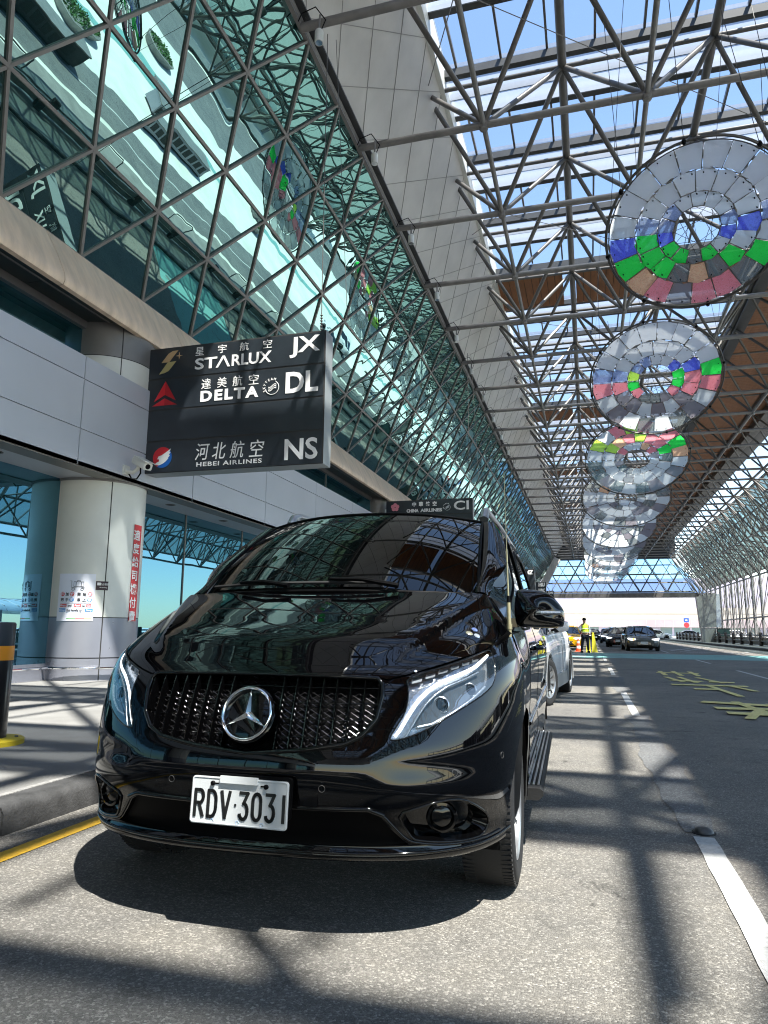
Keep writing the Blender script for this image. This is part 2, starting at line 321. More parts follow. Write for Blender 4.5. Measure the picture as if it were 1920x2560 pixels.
# downlights in the soffit
for i,y in enumerate([6.4,8.7,13.6,16.0,18.4,20.8,23.2,25.6]):
    d=root('recessed_downlight','round recessed downlight in the soffit above the windows, %s along the terminal from the camera'%(['first','second','third','fourth','fifth','sixth','seventh','eighth'][i]),'downlight',(-8.9,y,3.80),group='recessed downlights under the silver band')
    MB().lathe([(.085,-.008),(.11,-.008),(.11,0),(.085,0)],20,cap=False).build('trim_ring','mull',d,True); MB().lathe([(.084,-.003),(.02,-.003)],20,cap=True).build('lamp_glass','joint',d)
# columns
def column(y,label,i):
    t=root('round_column',label,'column',(CX,y,.15),group='round columns along the terminal front')
    lo=MB(); n=48
    def ring(r,z0,z1,nm,mat,segs=5,gap=.012):
        for k in range(segs):
            a0=-PI/2-.35+2*PI*k/segs+gap; a1=a0+2*PI/segs-2*gap
            A=[a0+(a1-a0)*q/10 for q in range(11)]
            P=[[(r*math.cos(q),r*math.sin(q),z) for z in (z0,z1)] for q in A]
            m=MB().grid(P); Q=[[((r-.02)*math.cos(q),(r-.02)*math.sin(q),z) for z in (z0,z1)] for q in A]; m.grid(Q,0,True)
            for e in (0,10): m.add([P[e][0],P[e][1],Q[e][1],Q[e][0]],[(0,1,2,3)])
            m.add([x for q in range(11) for x in (P[q][1],Q[q][1])],[(2*q,2*q+1,2*q+3,2*q+2) for q in range(10)])
            m.build(nm,mat,t,True,angle=30)
    MB().lathe([(CR-.012,0),(CR-.012,6.75)],48).build('core','joint',t,True)
    ring(CR,0.0,.38,'skirting_panel','grey_panel',5); ring(CR,.40,1.10,'base_panel','grey_panel',5)
    ring(CR,1.115,3.64,'white_panel','white_panel',5); ring(CR,5.0,6.02,'white_panel','white_panel',5); ring(CR,6.035,6.75,'grey_collar','mull',5)
    MB().lathe([(CR+.02,3.60),(CR+.02,3.655),(CR-.02,3.655),(CR-.02,3.60)],48,cap=False).build('grey_ring','mull',t,True)  # plain grey ring around the top of the lower white panels
    pts=[((CR+.09)*math.cos(q),(CR+.09)*math.sin(q),.22) for q in np.linspace(-PI*.75,PI*.75,30)]
    MB().tube(pts,.022).build('bumper_rail','chrome',t,True)
    return t
names=['white round column behind the camera end of the canopy','white round column with the trolley poster and red banner','white round column beside the second airline sign','third white round column along the terminal past the van','fourth white round column along the terminal past the van','fifth white round column along the terminal past the van','farthest white round column at the gable end']
names=['white round column far behind the camera, farther of two','white round column far behind the camera, nearer of two']+names
for i,y in enumerate(colY): column(y,names[i],i)
# bronze fascia with dark soffit
t=root('bronze_fascia','bronze metal fascia running below the slanted diamond glass','fascia',(-8.2,0,6.74))
LO=(-8.2,6.74); HI=(-8.71,7.78)
n=0; y=9.05-3.73*14
while y<120:
    prof=[(-8.30,6.70),(-8.215,6.715),(-8.185,6.78),(-8.20,6.90),(-8.40,7.32),(-8.66,7.77),(-8.80,7.77),(-8.5,6.9)]
    b=MB().prism(prof,y+.008,y+3.73-.008,lambda u,v,t_:(u+8.2,t_,v-6.74)); b.build('fascia_panel','bronze',t,True,angle=35); y+=3.73
for k in range(44):
    yk=9.05-3.73*14+3.73*k
    MB().box(-9.3,-8.302,yk+.006,yk+3.724,6.84,6.93).build('soffit_panel','dark_soffit',t,loc=(8.2,0,-6.74))
MB().box(-9.2,-8.86,-45,120,6.93,7.7).build('fascia_core','joint',t,loc=(8.2,0,-6.74))
MB().tube([(-.42,-45,.10),(-.42,120,.10)],.02,6).build('soffit_bead','mull',t)
# ---------------- slanted diamond curtain wall (and its glazed twin across the road) ----------------
TAN=.677; SC=1/1.2077
def cwall(name,label,fn,glassmat,nrows,rowh,y_first,jit,seed,nrm,mull='mull',wide=.058,deep=.06):
    # fn(y,s) -> point ; nrm outward (towards road)
    t=root(name,label,'curtain wall',fn(0,0)); o0=Vector(fn(0,0)); HM=MOD/2; N=Vector(nrm)
    P=lambda y,s: Vector(fn(y,s))-o0
    rr_=random.Random(seed); nY=int((Y1-y_first)/HM)
    node=lambda r,k: (y_first+(k+(0.5 if r%2 else 0))*HM, r*rowh)
    b=MB()
    for r in range(nrows):
        for k in range(-1,nY):
            A=node(r,k);B=node(r,k+1)
            if r%2==0: C_=node(r+1,k); D_=node(r+1,k+1); tr=[(A,B,C_),(B,D_,C_)]
            else: C_=node(r+1,k+1); D_=node(r+1,k+2); tr=[(A,B,C_),(B,D_,C_)]
            for T_ in tr:
                k0=len(b.v); vs=[P(q[0],q[1])-N*(.0+rr_.uniform(-jit,jit)) for q in T_]; b.add(vs,[(0,1,2)])
    b.build('glazing',glassmat,t)
    bx=MB().box(-.5,.5,-.5,.5,0,1); me=bpy.data.meshes.new('mullion_bar'); me.from_pydata(bx.v,[],bx.f); me.materials.append(MT[mull])
    bm=bmesh.new(); bm.from_mesh(me); bmesh.ops.recalc_face_normals(bm,faces=bm.faces); bm.to_mesh(me); bm.free()
    for r in range(nrows+1):
        inst('rail',me,t,seg_m(P(Y0,r*rowh)+N*.02,P(Y1,r*rowh)+N*.02,wide,deep,N))
    cnt=0; extra=MB(); segs=[]
    for k in range(-4,nY+4):
        for s_ in (1,-1):
            # full-height diagonal polyline
            a_=node(0,k); yb=a_[0]+s_*HM*.5*nrows; 
            if s_<0 and False: pass
            segs.append((a_[0],yb))
    segs.sort(key=lambda q:abs((q[0]+q[1])/2-14))
    for ya,yb in segs:
        pa,pb=P(ya,0)+N*.018,P(yb,nrows*rowh)+N*.018
        if max(ya,yb)<Y0 or min(ya,yb)>Y1: continue
        if cnt<100: inst('diagonal_mullion',me,t,seg_m(pa,pb,wide*.92,deep*.9,N)); cnt+=1
        else: extra.bar(pa,pb,wide*.92,deep*.9,N)
    if extra.v: tag(extra.build('far_diagonal_mullions',mull,t),kind='stuff')
    return t
sn,cs=TAN*SC,SC
cwall('diamond_curtain_wall','slanted teal mirrored glass wall of triangular panes leaning over the road',lambda y,s:(-8.71+s*.5606,y,7.78+s*.828),'facade',4,1.605,9.94-MOD*14,.012,2,(.828,0,-.5606))
# ---------------- white soffit strip above the glass ----------------
t=root('white_soffit_band','pale slanted panel band between the glass wall and the skylights','soffit band',(-5.11,0,13.1))
Sf=lambda y,s:Vector((s*.55,y,s*.835))
L_=3.15
for k in range(46):
    yk=BY-MOD*10+MOD*k
    for j in range(2):
        s0,s1=(.14,1.62) if j==0 else (1.62,L_)
        for (p0,p1,p2) in (((yk,s0),(yk+MOD,s0),(yk+MOD/2,s1)),((yk,s0),(yk+MOD/2,s1),(yk-MOD/2,s1))) if j==0 else (((yk-MOD/2,s0),(yk+MOD/2,s0),(yk,s1)),((yk-MOD/2,s0),(yk,s1),(yk-MOD,s1))):
            c=((p0[0]+p1[0]+p2[0])/3,(p0[1]+p1[1]+p2[1])/3); sh=lambda q:Sf(c[0]+(q[0]-c[0])*.992,c[1]+(q[1]-c[1])*.985)
            pass
b=MB(); b.add([Sf(Y0,.14),Sf(Y1,.14),Sf(Y1,L_),Sf(Y0,L_)],[(0,1,2,3)]); b.build('soffit_sheet','soffit',t)
b=MB()
for k in range(46):
    yk=BY-MOD*10+MOD*k
    for s_ in (1,-1): b.bar(Sf(yk,.14)+Vector((.008,0,-.004)),Sf(yk+s_*MOD*1.0,L_)+Vector((.008,0,-.004)),.014,.01,(.83,0,-.55))
    for s_ in (1,-1): b.bar(Sf(yk+MOD/2,.14)+Vector((.008,0,-.004)),Sf(yk+MOD/2+s_*MOD*1.0,L_)+Vector((.008,0,-.004)),.014,.01,(.83,0,-.55))
b.build('panel_joint',pri('soffit_joint',(.33,.32,.31),.7),t)
MB().box(-.16,.02,Y0,Y1,-.10,.10).build('edge_gutter','mull',t)
MB().box(-.02,.16,Y0,Y1,.11,.16).build('edge_channel','beam',t)
b=MB(); e=Sf(0,L_); b.box(e.x-.02,e.x+.10,Y0,Y1,e.z-.05,e.z+.9); b.build('skylight_kerb','white_panel',t)
MB().box(-3.6,e.x+.1,Y0,Y1,e.z+.85,e.z+.95).build('outer_roof','panel',t)
MB().box(-9,-3.3,Y0,Y1,e.z-.4,e.z+.2).build('rear_roof','panel',t)
# ---------------- roof space frame ----------------
XB=[-1.98+3.67*i for i in range(-1,5)]; XB[0]=-5.11; XU=[-.14+3.67*i for i in range(-1,4)]
ZB,ZU=13.0,15.75; NB=[15.14+MOD*k for k in range(-16,29)]; NU=[y+MOD/2 for y in NB]
TU=unit_tube('steel',10); TUd=unit_tube('steel_backlit',10)
t=root('roof_space_frame','grey tubular steel space frame spanning the road under the skylights','space frame',(0,0,0))
for y in NB:
    for xa,xb in ((XB[0],XB[-1]),): inst('cross_tube',TU,t,seg_m((xa,y,ZB),(xb,y,ZB),.088))
for x in XB[1:]: inst('long_tube',TU,t,seg_m((x,Y0,ZB),(x,Y1,ZB),.062 if x<12 else .09))
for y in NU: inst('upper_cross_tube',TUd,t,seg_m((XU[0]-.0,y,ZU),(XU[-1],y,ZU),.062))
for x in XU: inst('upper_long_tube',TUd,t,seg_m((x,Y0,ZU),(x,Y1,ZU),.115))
dg=[]
for i,x in enumerate(XB[1:]):
    for y in NB:
        for xu in (x-1.835,x+1.835):
            if xu>XU[-1]+.2: continue
            xu_=min(XU,key=lambda q:abs(q-xu))
            for yu in (y-MOD/2,y+MOD/2): dg.append(((x,y,ZB),(xu_,yu,ZU)))
dg.sort(key=lambda s:(Vector(s[0])-Vector((1,8,1))).length if s[0][1]>4 else 99)
ex=MB()
for i,(a_,b_) in enumerate(dg):
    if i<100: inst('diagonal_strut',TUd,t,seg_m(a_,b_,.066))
    else: ex.tube([a_,b_],.066,6,False)
tag(ex.build('far_diagonal_struts','steel_backlit',t,True),kind='stuff')
b=MB()
for x in XB[1:]:
    for y in NB: b.lathe([(.02,-.16),(.10,-.13),(.135,0),(.10,.13),(.02,.16)],8,Matrix.Translation((x,y,ZB)))
tag(b.build('lower_node_balls','steel',t,True),kind='stuff')
b=MB()
for x in XU:
    for y in NU: b.lathe([(.02,-.12),(.10,-.10),(.12,0),(.02,.12)],8,Matrix.Translation((x,y,ZU)))
tag(b.build('upper_node_balls','steel_backlit',t,True),kind='stuff')
# thin tie rods
b=MB(); q=random.Random(4)
for k in range(3,22,2): b.tube([(XB[1],NB[k],ZB),(XB[3],NB[k+2],ZB+1.2)],.012,4,False); b.tube([(XB[1],NB[k],ZB),(XU[0],NU[k+1],ZU)],.012,4,False)
b.build('tie_rods','steel_d',t)
# ---------------- skylights and ceiling ----------------
sk=root('skylight_roof','glazed roof strips of blue sky between white ribbed louvre beams','skylight',(0,0,16))
XL,XR=-3.45,7.25
brown=[k for k in range(-8,32) if (k-3)%5==0]
for k in range(-16,29):
    ya=15.14+MOD*k+MOD/2-MOD   # between two upper chords
    y0=15.14+MOD*k-1.865
    if (k-4)%5==0:
        # timber ceiling bay
        for xa,xb in ((XL,-.55),(.0,3.4),(3.7,XR)):
            m=MB(); nn=int((xb-xa)/.30)
            for j in range(nn):
                x=xa+(xb-xa)*j/nn; m.box(x+.012,x+(xb-xa)/nn-.012,y0+.1,y0+MOD-.35,15.97,16.02)
            m.box(xa,xb,y0+.1,y0+MOD-.35,16.021,16.16,1); m.build('timber_ceiling',['wood','joint'],sk,loc=(0,0,-16))
        MB().box(XL,XR,y0-.05,y0+.12,15.9,16.3).build('bay_edge_beam','beam',sk,loc=(0,0,-16))
        continue
    # louvre beam occupies the first part, sky pane the rest
    m=MB(); z=16.15
    prof=[(.00,z+.42),(.00,z+.30),(.10,z+.28),(.12,z+.02),(.78,z-.06),(.80,z+.10),(.90,z+.12),(.92,z+.02),(1.50,z+.0),(1.52,z+.22),(1.60,z+.42)]
    m.grid([[(x,y0+u+.05,v) for u,v in prof] for x in (XL,XR)]); m.build('louvre_beam','louver',sk,loc=(0,0,-16))
    for (u,v,w,h,mt) in ((-.06,z-.04,.18,.22,'beam'),(.80,z-.0,.12,.12,'beam'),(1.56,z-.02,.20,.16,'beam')):
        MB().box(XL,XR,y0+u,y0+u+w,v,v+h).build('edge_channel',mt,sk,loc=(0,0,-16))
    for x in np.arange(XL+.5,XR,1.22 ): 
        if x<XR: MB().box(x-.03,x+.03,y0+1.9,y0+MOD,z+.20,z+.32).build('glazing_bar','steel_d',sk,loc=(0,0,-16)) if k in range(-2,8) else None
# far glazing bars merged as one countless run
m=MB()
for k in range(-16,29):
    if k in range(-2,8) or (k-4)%5==0: continue
    for x in np.arange(XL+.5,XR,1.22): y0=15.14+MOD*k-1.865; m.box(x-.03,x+.03,y0+1.9,y0+MOD,16.35,16.47)
tag(m.build('far_glazing_bars','steel_d',sk,loc=(0,0,-16)),kind='stuff')
MB().add([(XL,Y0,.62),(XR,Y0,.62),(XR,Y1,.62),(XL,Y1,.62)],[(0,1,2,3)]).build('roof_glass',glassm('roof_glass',(.93,.965,.98),(.7,.8,.85),.0),sk)
# solid timber ceiling over the right lanes
tc=root('timber_roof_ceiling','brown timber slat ceiling over the right hand lanes','timber ceiling',(0,0,16))
for k in range(-16,29):
    y0=15.14+MOD*k-1.865
    m=MB(); n=12
    for j in range(n): yy_=y0+.12+(MOD-.2)*j/n; m.box(XR+.45,11.6,yy_+.012,yy_+(MOD-.2)/n-.012,15.75,15.80)
    m.build('slat_panel','wood',tc,loc=(0,0,-16))
MB().box(XR+.3,13.6,Y0,Y1,15.9,16.0).build('roof_deck','joint',tc,loc=(0,0,-16))
MB().box(XR,XR+.5,Y0,Y1,15.5,16.5).build('gutter_beam','beam',tc,loc=(0,0,-16))
MB().box(11.6,12.2,Y0,Y1,15.3,15.9).build('maintenance_walkway','steel_d',tc,loc=(0,0,-16))
# ---------------- right hand inclined frame and glazing ----------------
RT=root('inclined_side_frame','grey lattice space frame sloping down on the far side of the road','space frame',(0,0,0))
I0,I1=Vector((12.7,0,13.0)),Vector((16.6,0,6.9)); off=Vector((.84,0,.54))*1.7
def ip(y,s,o): q=I0.lerp(I1,s)+(off if o else Vector()); return Vector((q.x,y,q.z))
TD=unit_tube('steel',8)
for y in NB: inst('sloping_tube',TD,RT,seg_m(ip(y,0,0),ip(y,1,0),.075))
for s in (0,.5,1): inst('long_tube',TD,RT,seg_m(ip(Y0,s,0),ip(Y1,s,0),.08))
for s in (0.02,.26,.75,1.0): inst('outer_long_tube',TD,RT,seg_m(ip(Y0,s,1),ip(Y1,s,1),.07))
ex=MB(); dl=[]
for y in NB:
    for s in (0,.5,1):
        for so_ in (s-.25,s+.25):
            if 0<=so_<=1:
                for yo in (-MOD/2,MOD/2): dl.append((ip(y,s,0),ip(y+yo,so_,1)))
    dl+= [(ip(y,0,0),ip(y+MOD/2,.5,0)),(ip(y+MOD/2,.5,0),ip(y+MOD,0,0)),(ip(y,1,0),ip(y+MOD/2,.5,0)),(ip(y+MOD/2,.5,0),ip(y+MOD,1,0)),(ip(y+MOD/2,0,1),ip(y+MOD/2,1,1)),(ip(y,1,0),ip(y+MOD,.75,1))]
dl.sort(key=lambda s:abs(s[0].y-62))
for i,(a_,b_) in enumerate(dl):
    if i<100: inst('brace',TD,RT,seg_m(a_,b_,.06))
    else: ex.tube([a_,b_],.06,6,False)
tag(ex.build('far_braces','steel',RT,True),kind='stuff')
o1=off*1.12
cwall('side_curtain_wall','pale triangular glazing behind the sloping lattice on the far side',lambda y,s:(16.6+o1.x-s*.539,y,6.9+o1.z+s*.842),'glass_r',4,1.81,9.94-MOD*14,.0,5,(-.842,0,-.539),'steel',.07,.1)
# uprights and bracing below the inclined frame (only towards the far end)
PT_=root('upright_bracing','steel uprights with crossed braces under the sloping lattice','steel bracing',(16.6,0,0))
ys=[71+MOD*k for k in range(14)]
for i,y in enumerate(ys):
    inst('upright',TD,PT_,seg_m((0,y,.15),(0,y,6.9),.11)); inst('inner_upright',TD,PT_,seg_m((1.7,y,.15),(1.7,y,7.6),.08))
    if i<len(ys)-1:
        inst('cross_brace',TD,PT_,seg_m((0,y,.3),(0,y+MOD,2.7),.05)); inst('cross_brace',TD,PT_,seg_m((0,y+MOD,.3),(0,y,2.7),.05))
        inst('diagonal',TD,PT_,seg_m((0,y,2.7),(1.7,y+MOD/2,7.6),.05)); inst('diagonal',TD,PT_,seg_m((0,y+MOD,2.7),(0,y,6.9),.045))
for z in (2.7,6.9): inst('rail',TD,PT_,seg_m((0,(-45 if z>5 else 70),z),(0,Y1,z),.09))
# ---------------- gable end ----------------
G=root('gable_end_truss','blue glazed triangular truss closing the far end of the canopy','gable truss',(5,120,6.9))
zz=[7.4,8.85,10.2,11.65,13.1]; 
def gx(z): q=(13.1-z)*.6393; return -5.11-q*.72,12.5+q
TG=unit_tube('steel_d',6)
for i,z in enumerate(zz):
    l,r_=gx(z); inst('rail',TG,G,seg_m((l-5,0,z-6.9),(r_-5,0,z-6.9),.07 if i%2 else .11))
    inst('rear_rail',TG,G,seg_m((l-5,1.6,z-6.9+.2),(r_-5,1.6,z-6.9+.2),.06))
for k in range(0,14):
    x=-7.9+k*2.0
    for s_ in (1,-1):
        a_=Vector((x,0,7.4)); b_=Vector((x+s_*3.3,0,13.1))
        # clip by trapezoid
        pts=[]
        for tt in np.linspace(0,1,41):
            q=a_.lerp(b_,tt); l,r_=gx(q.z)
            if l<=q.x<=r_: pts.append(q)
        if len(pts)>2:
            inst('diagonal',TG,G,seg_m(pts[0]-Vector((5,0,6.9)),pts[-1]-Vector((5,0,6.9)),.055)); 
            if k%2==0: inst('rear_diagonal',TG,G,seg_m(pts[0]-Vector((5,-1.6,6.9)),pts[-1]-Vector((5,-1.6,6.9)),.10))
MB().box(-13.2,14,-.3,1.8,-.35,.35).build('bottom_beam','steel_d',G)
MB().box(-13.2,8.6,-.1,1.8,5.9,9.4).build('top_panel','joint',G)
MB().add([(-12.8,2.0,.4),(13,2.0,.4),(8,2.0,6.2),(-10,2.0,6.2)],[(0,1,2,3)]).build('glass',glassm('gable_glass',(.38,.62,.92),(.6,.8,.9),.03),G)
t=root('raking_column','thick raking concrete column closing the end of the glass wall','raking column',(-7.8,119,0))
b=MB(); b.bar((-1.2,0,5.0),(3.2,0,12.9),1.1,1.2,(0,1,0)); b.build('shaft','soffit',t)
MB().box(-1.5,-.7,-.5,.5,.15,5.6).build('lower_post','beam',t)

MB().box(-8.5,17,-46.5,-45.5,7.0,16).build('x','soffit') and None
bk=bpy.data.objects['x']; bk.name='rear_gable_wall'; tag(bk,'plain panelled gable wall closing the canopy behind the camera','gable wall')
# ======================= black van =======================
PT=np.array([(.235,.262,.12,.90),(.255,.275,.055,.92),(.28,.292,.036,.93),(.32,.325,.05,.935),(.40,.40,.034,.942),
(.48,.48,.01,.948),(.55,.55,.0,.952),(.62,.62,.006,.955),(.70,.70,.032,.957),(.80,.80,.066,.955),(.90,.895,.108,.948),
(.96,.945,.143,.938),(1.00,.972,.172,.93),(1.05,1.0,.213,.92),(1.15,1.045,.30,.905),(1.30,1.10,.435,.88),(1.50,1.17,.62,.835),(1.70,1.232,.80,.78)])
VYC=.96; NS=3.0
def herm(v,X,Y):
    v=np.clip(v,X[0],X[-1]); i=np.clip(np.searchsorted(X,v)-1,0,len(X)-2)
    m=np.gradient(Y,X); h=X[i+1]-X[i]; t=(v-X[i])/h
    return (2*t**3-3*t**2+1)*Y[i]+(t**3-2*t**2+t)*h*m[i]+(-2*t**3+3*t**2)*Y[i+1]+(t**3-t**2)*h*m[i+1]
_th=np.linspace(0,np.pi/2,801); _ex=np.sin(_th)**(2/NS); _ey=1-np.cos(_th)**(2/NS)
_s=np.concatenate([[0],np.cumsum(np.hypot(np.diff(_ex),np.diff(_ey)*.85))]); _s/=_s[-1]
def ss(a_,b_,x): t=np.clip((x-a_)/(b_-a_),0,1); return t*t*(3-2*t)
def dome(u,v):
    u=np.asarray(u,float); v=np.asarray(v,float)
    z=herm(v,PT[:,0],PT[:,1]); y0=herm(v,PT[:,0],PT[:,2]); w=herm(v,PT[:,0],PT[:,3]); a_=np.abs(u); ac=np.clip(a_,0,1)
    x=w*np.interp(ac,_s,_ex); y=y0+(VYC-y0)*np.interp(ac,_s,_ey)+np.clip(a_-1,0,9)
    hd=ss(.97,1.10,v); xc=np.interp(y,[.1,.15,.316,.60,.869,1.0],[.44,.474,.593,.70,.797,.82])
    z=z+hd*(.026*(1-ss(-.030,.030,x-xc+.012))+.014*(1-(x/.9)**2)-.010)
    fr=1-ss(.9,1.0,v)
    y=y+fr*(.010*np.exp(-((z-.60)/.06)**2)*ss(.40,.6,x)*(1-ss(.78,.95,x)))
    y=y-fr*.004*np.exp(-((z-.50)/.05)**2)*ss(.25,.5,x)
    return np.stack([x*np.sign(u),y,z],-1)
XS0=np.array([(.25,.91),(.30,.932),(.40,.942),(.55,.952),(.70,.957),(.80,.955),(.895,.948),(.945,.938),(1.0,.92),(1.045,.905),(1.10,.88),(1.17,.835),(1.235,.785),(1.5,.76),(1.8,.70)])
XS1=np.array([(.25,.90),(.30,.925),(.42,.938),(.55,.952),(.62,.945),(.75,.955),(.90,.960),(.98,.955),(1.04,.945),(1.10,.925),(1.3,.880),(1.5,.832),(1.62,.798),(1.70,.765),(1.76,.72),(1.80,.66)])
def sidex(y,z):
    k=ss(.96,1.35,y); x=(1-k)*herm(z,XS0[:,0],XS0[:,1])+k*herm(z,XS1[:,0],XS1[:,1])
    return x-.05*ss(3.9,5.05,y)-.008*ss(0,1,(z-.9)/.1)*0
def side(s,y,z): y=np.asarray(y,float);z=np.asarray(z,float); return np.stack([s*sidex(y,z),y,z],-1)
def inpoly(px,py,poly):
    px=np.asarray(px);py=np.asarray(py);c=np.zeros(px.shape,bool);n=len(poly)
    for i in range(n):
        x1,y1=poly[i];x2,y2=poly[i-1]
        c^=((y1>py)!=(y2>py))&(px<(x2-x1)*(py-y1)/((y2-y1) or 1e-12)+x1)
    return c
def dens(poly,h,closed=True):
    out=[];n=len(poly)
    for i in range(n if closed else n-1):
        a_=poly[i];b_=poly[(i+1)%n];L=math.hypot(b_[0]-a_[0],b_[1]-a_[1]);k=max(1,int(L/h))
        out+=[(a_[0]+(b_[0]-a_[0])*j/k,a_[1]+(b_[1]-a_[1])*j/k) for j in range(k)]
    if not closed: out.append(poly[-1])
    return out
def smooth(poly,it=2,closed=True):
    for _ in range(it):
        q=[];n=len(poly)
        for i in range(n if closed else n-1):
            a_=poly[i];b_=poly[(i+1)%n]; q+=[(a_[0]*.75+b_[0]*.25,a_[1]*.75+b_[1]*.25),(a_[0]*.25+b_[0]*.75,a_[1]*.25+b_[1]*.75)]
        if not closed: q=[poly[0]]+q+[poly[-1]]
        poly=q
    return poly
def fnormal(F,u,v,e=2e-3):
    n=np.cross(F(u+e,v)-F(u-e,v),F(u,v+e)-F(u,v-e)); return n/np.maximum(np.linalg.norm(n,axis=-1,keepdims=True),1e-9)
def patch(name,mat,parent,F,outer,holes=(),h=.03,off=0.,flip=False,sgn=1,offn=None,hv=None):
    """surface patch inside polygon outer minus holes; F(u,v)->xyz ; analytic normals"""
    hv=hv or h
    us=[q[0] for q in outer];vs=[q[1] for q in outer]
    g=np.stack(np.meshgrid(np.arange(min(us)+h*.37,max(us),h),np.arange(min(vs)+hv*.41,max(vs),hv),indexing='ij'),-1).reshape(-1,2)
    loops=[dens(outer,h)]+[dens(q,h*.7) for q in holes]
    keep=inpoly(g[:,0],g[:,1],outer)
    for q in holes: keep&=~inpoly(g[:,0],g[:,1],q)
    # drop grid points hugging the loops
    allb=np.array([p_ for L in loops for p_ in L])
    g=g[keep]
    if len(g):
        d=np.full(len(g),9.)
        for i in range(0,len(allb),200): d=np.minimum(d,np.sqrt(((g[:,None,:]-allb[None,i:i+200])**2).sum(-1)).min(1))
        g=g[d>h*.35]
    pts=[];edges=[]
    for L in loops:
        k=len(pts);n=len(L);pts+=[tuple(q) for q in L];edges+=[(k+i,k+(i+1)%n) for i in range(n)]
    pts+=[tuple(q) for q in g]
    V,E_,Fc,*_=delaunay_2d_cdt([Vector(q) for q in pts],edges,[],0,1e-6)
    V=np.array([(q.x,q.y) for q in V]); T=np.array([q for q in Fc if len(q)==3]); c=V[T].mean(1)
    k=inpoly(c[:,0],c[:,1],outer)
    for q in holes: k&=~inpoly(c[:,0],c[:,1],q)
    T=T[k]; P=F(V[:,0],V[:,1]); N=fnormal(F,V[:,0],V[:,1])*sgn
    # consistent winding with N
    tn=np.cross(P[T[:,1]]-P[T[:,0]],P[T[:,2]]-P[T[:,0]]); fl=(tn*N[T[:,0]]).sum(1)<0; T[fl]=T[fl][:,::-1]
    o_=off if offn is None else offn(V[:,0],V[:,1])[:,None]
    P=P+N*o_
    used=np.unique(T); mp=-np.ones(len(V),int); mp[used]=np.arange(len(used)); P=P[used];N=N[used];T=mp[T]
    me=bpy.data.meshes.new(name); me.from_pydata(P.tolist(),[],T.tolist()); me.materials.append(MT[mat] if isinstance(mat,str) else mat)
    me.polygons.foreach_set('use_smooth',[True]*len(T))
    if offn is None: me.normals_split_custom_set_from_vertices(N.tolist())
    o=bpy.data.objects.new(name,me); COL.objects.link(o); o.parent=parent; return o
def rim(name,mat,parent,F,poly,o0,o1,sgn=1,shrink=.0,h=.015):
    L=dens(poly,h); A=np.array(L); c=A.mean(0); B=c+(A-c)*(1-shrink)
    P0=F(A[:,0],A[:,1])+fnormal(F,A[:,0],A[:,1])*sgn*o0; P1=F(B[:,0],B[:,1])+fnormal(F,B[:,0],B[:,1])*sgn*o1
    n=len(L); mb=MB(); mb.add([*map(tuple,P0),*map(tuple,P1)],[(i,(i+1)%n,n+(i+1)%n,n+i) for i in range(n)]); return mb.build(name,mat,parent,True,angle=60)
def line(name,mat,parent,F,pts,r,off=0,sgn=1,h=.02,closed=False,n=8,ret=False):
    L=dens(pts,h,closed); A=np.array(L); P=F(A[:,0],A[:,1])+fnormal(F,A[:,0],A[:,1])*sgn*off
    if ret: return P
    return MB().tube([tuple(q) for q in P],r,n,closed=closed).build(name,mat,parent,True,angle=70)
def m_paint(name,col,flake=0):
    m,n,o=NM(name); b=nd(n,'ShaderNodeBsdfPrincipled'); sv(n,b.inputs['Base Color'],col); b.inputs['Roughness'].default_value=.35; b.inputs['Coat Weight'].default_value=1; b.inputs['Coat Roughness'].default_value=.012; b.inputs['Coat IOR'].default_value=1.52
    b.inputs['Specular IOR Level'].default_value=.0
    co=coord(n); d=noise(n,co,900,2,.5); dust=ramp(n,d,[(.72,0.),(.74,1.)]); spots=noise(n,co,38,2,.5)
    f=mixc(n,ramp(n,noise(n,co,170,2,.6),[(.765,0.),(.785,1.)]),col,tuple(min(1,c+.12) for c in col)); sv(n,b.inputs['Base Color'],f)
    n.links.new(b.outputs[0],o.inputs[0]); return m
MT['vpaint']=m_paint('black_car_paint',(.0007,.0007,.0010))
MT['gblack']=pri('gloss_black',(.001,.001,.0012),.10,coat=.7,spec=.1)
MT['vglass']=pri('dark_tinted_glass',(.0006,.0007,.0008),.012,spec=.5,coat=0,ior=1.52)
MT['lens']=glassm('headlamp_lens',(.97,.98,1.0),(1,1,1),.13)
MT['cell']=pri('lamp_cell',(.16,.18,.20),.3,.5)
MT['reflector']=pri('lamp_reflector',(.46,.50,.54),.2,.85,bs=.25,bsc=60)
MT['lampdark']=pri('lamp_dark',(.05,.06,.07),.25,coat=.5)
MT['drl']=pri('lit_light_bar',(.9,.92,.95),.3,emis=(.92,.96,1),es=.75)
MT['amber']=pri('amber_lens',(.8,.25,.03),.25,coat=.5)
MT['plate']=pri('plate_white',(.56,.585,.60),.35,coat=.3)
MT['ptext']=pri('plate_text_black',(.01,.01,.01),.4)
MT['alu']=pri('brushed_alloy',(.55,.55,.56),.30,.85)
MT['rimd']=pri('dark_alloy',(.10,.10,.11),.3,.7,coat=.4)
MT['antm']=pri('antenna_brass',(.42,.36,.22),.35,.7)
V=root('parked_van','black passenger van with a three pointed star grille parked at the kerb facing the camera','van',(-1.22,2.426,0),R(1.51))
mir=lambda poly:[(-x,y) for x,y in poly][::-1]
GRr=[(0,.634),(.09,.6448),(.15,.6527),(.244,.6747),(.286,.7046),(.316,.7585),(.327,.8422),(.325,.885),(.312,.906),(.216,.9115),(.12,.914),(0,.9145)]
GR=GRr+[(-x,y) for x,y in GRr[::-1]][1:-1]
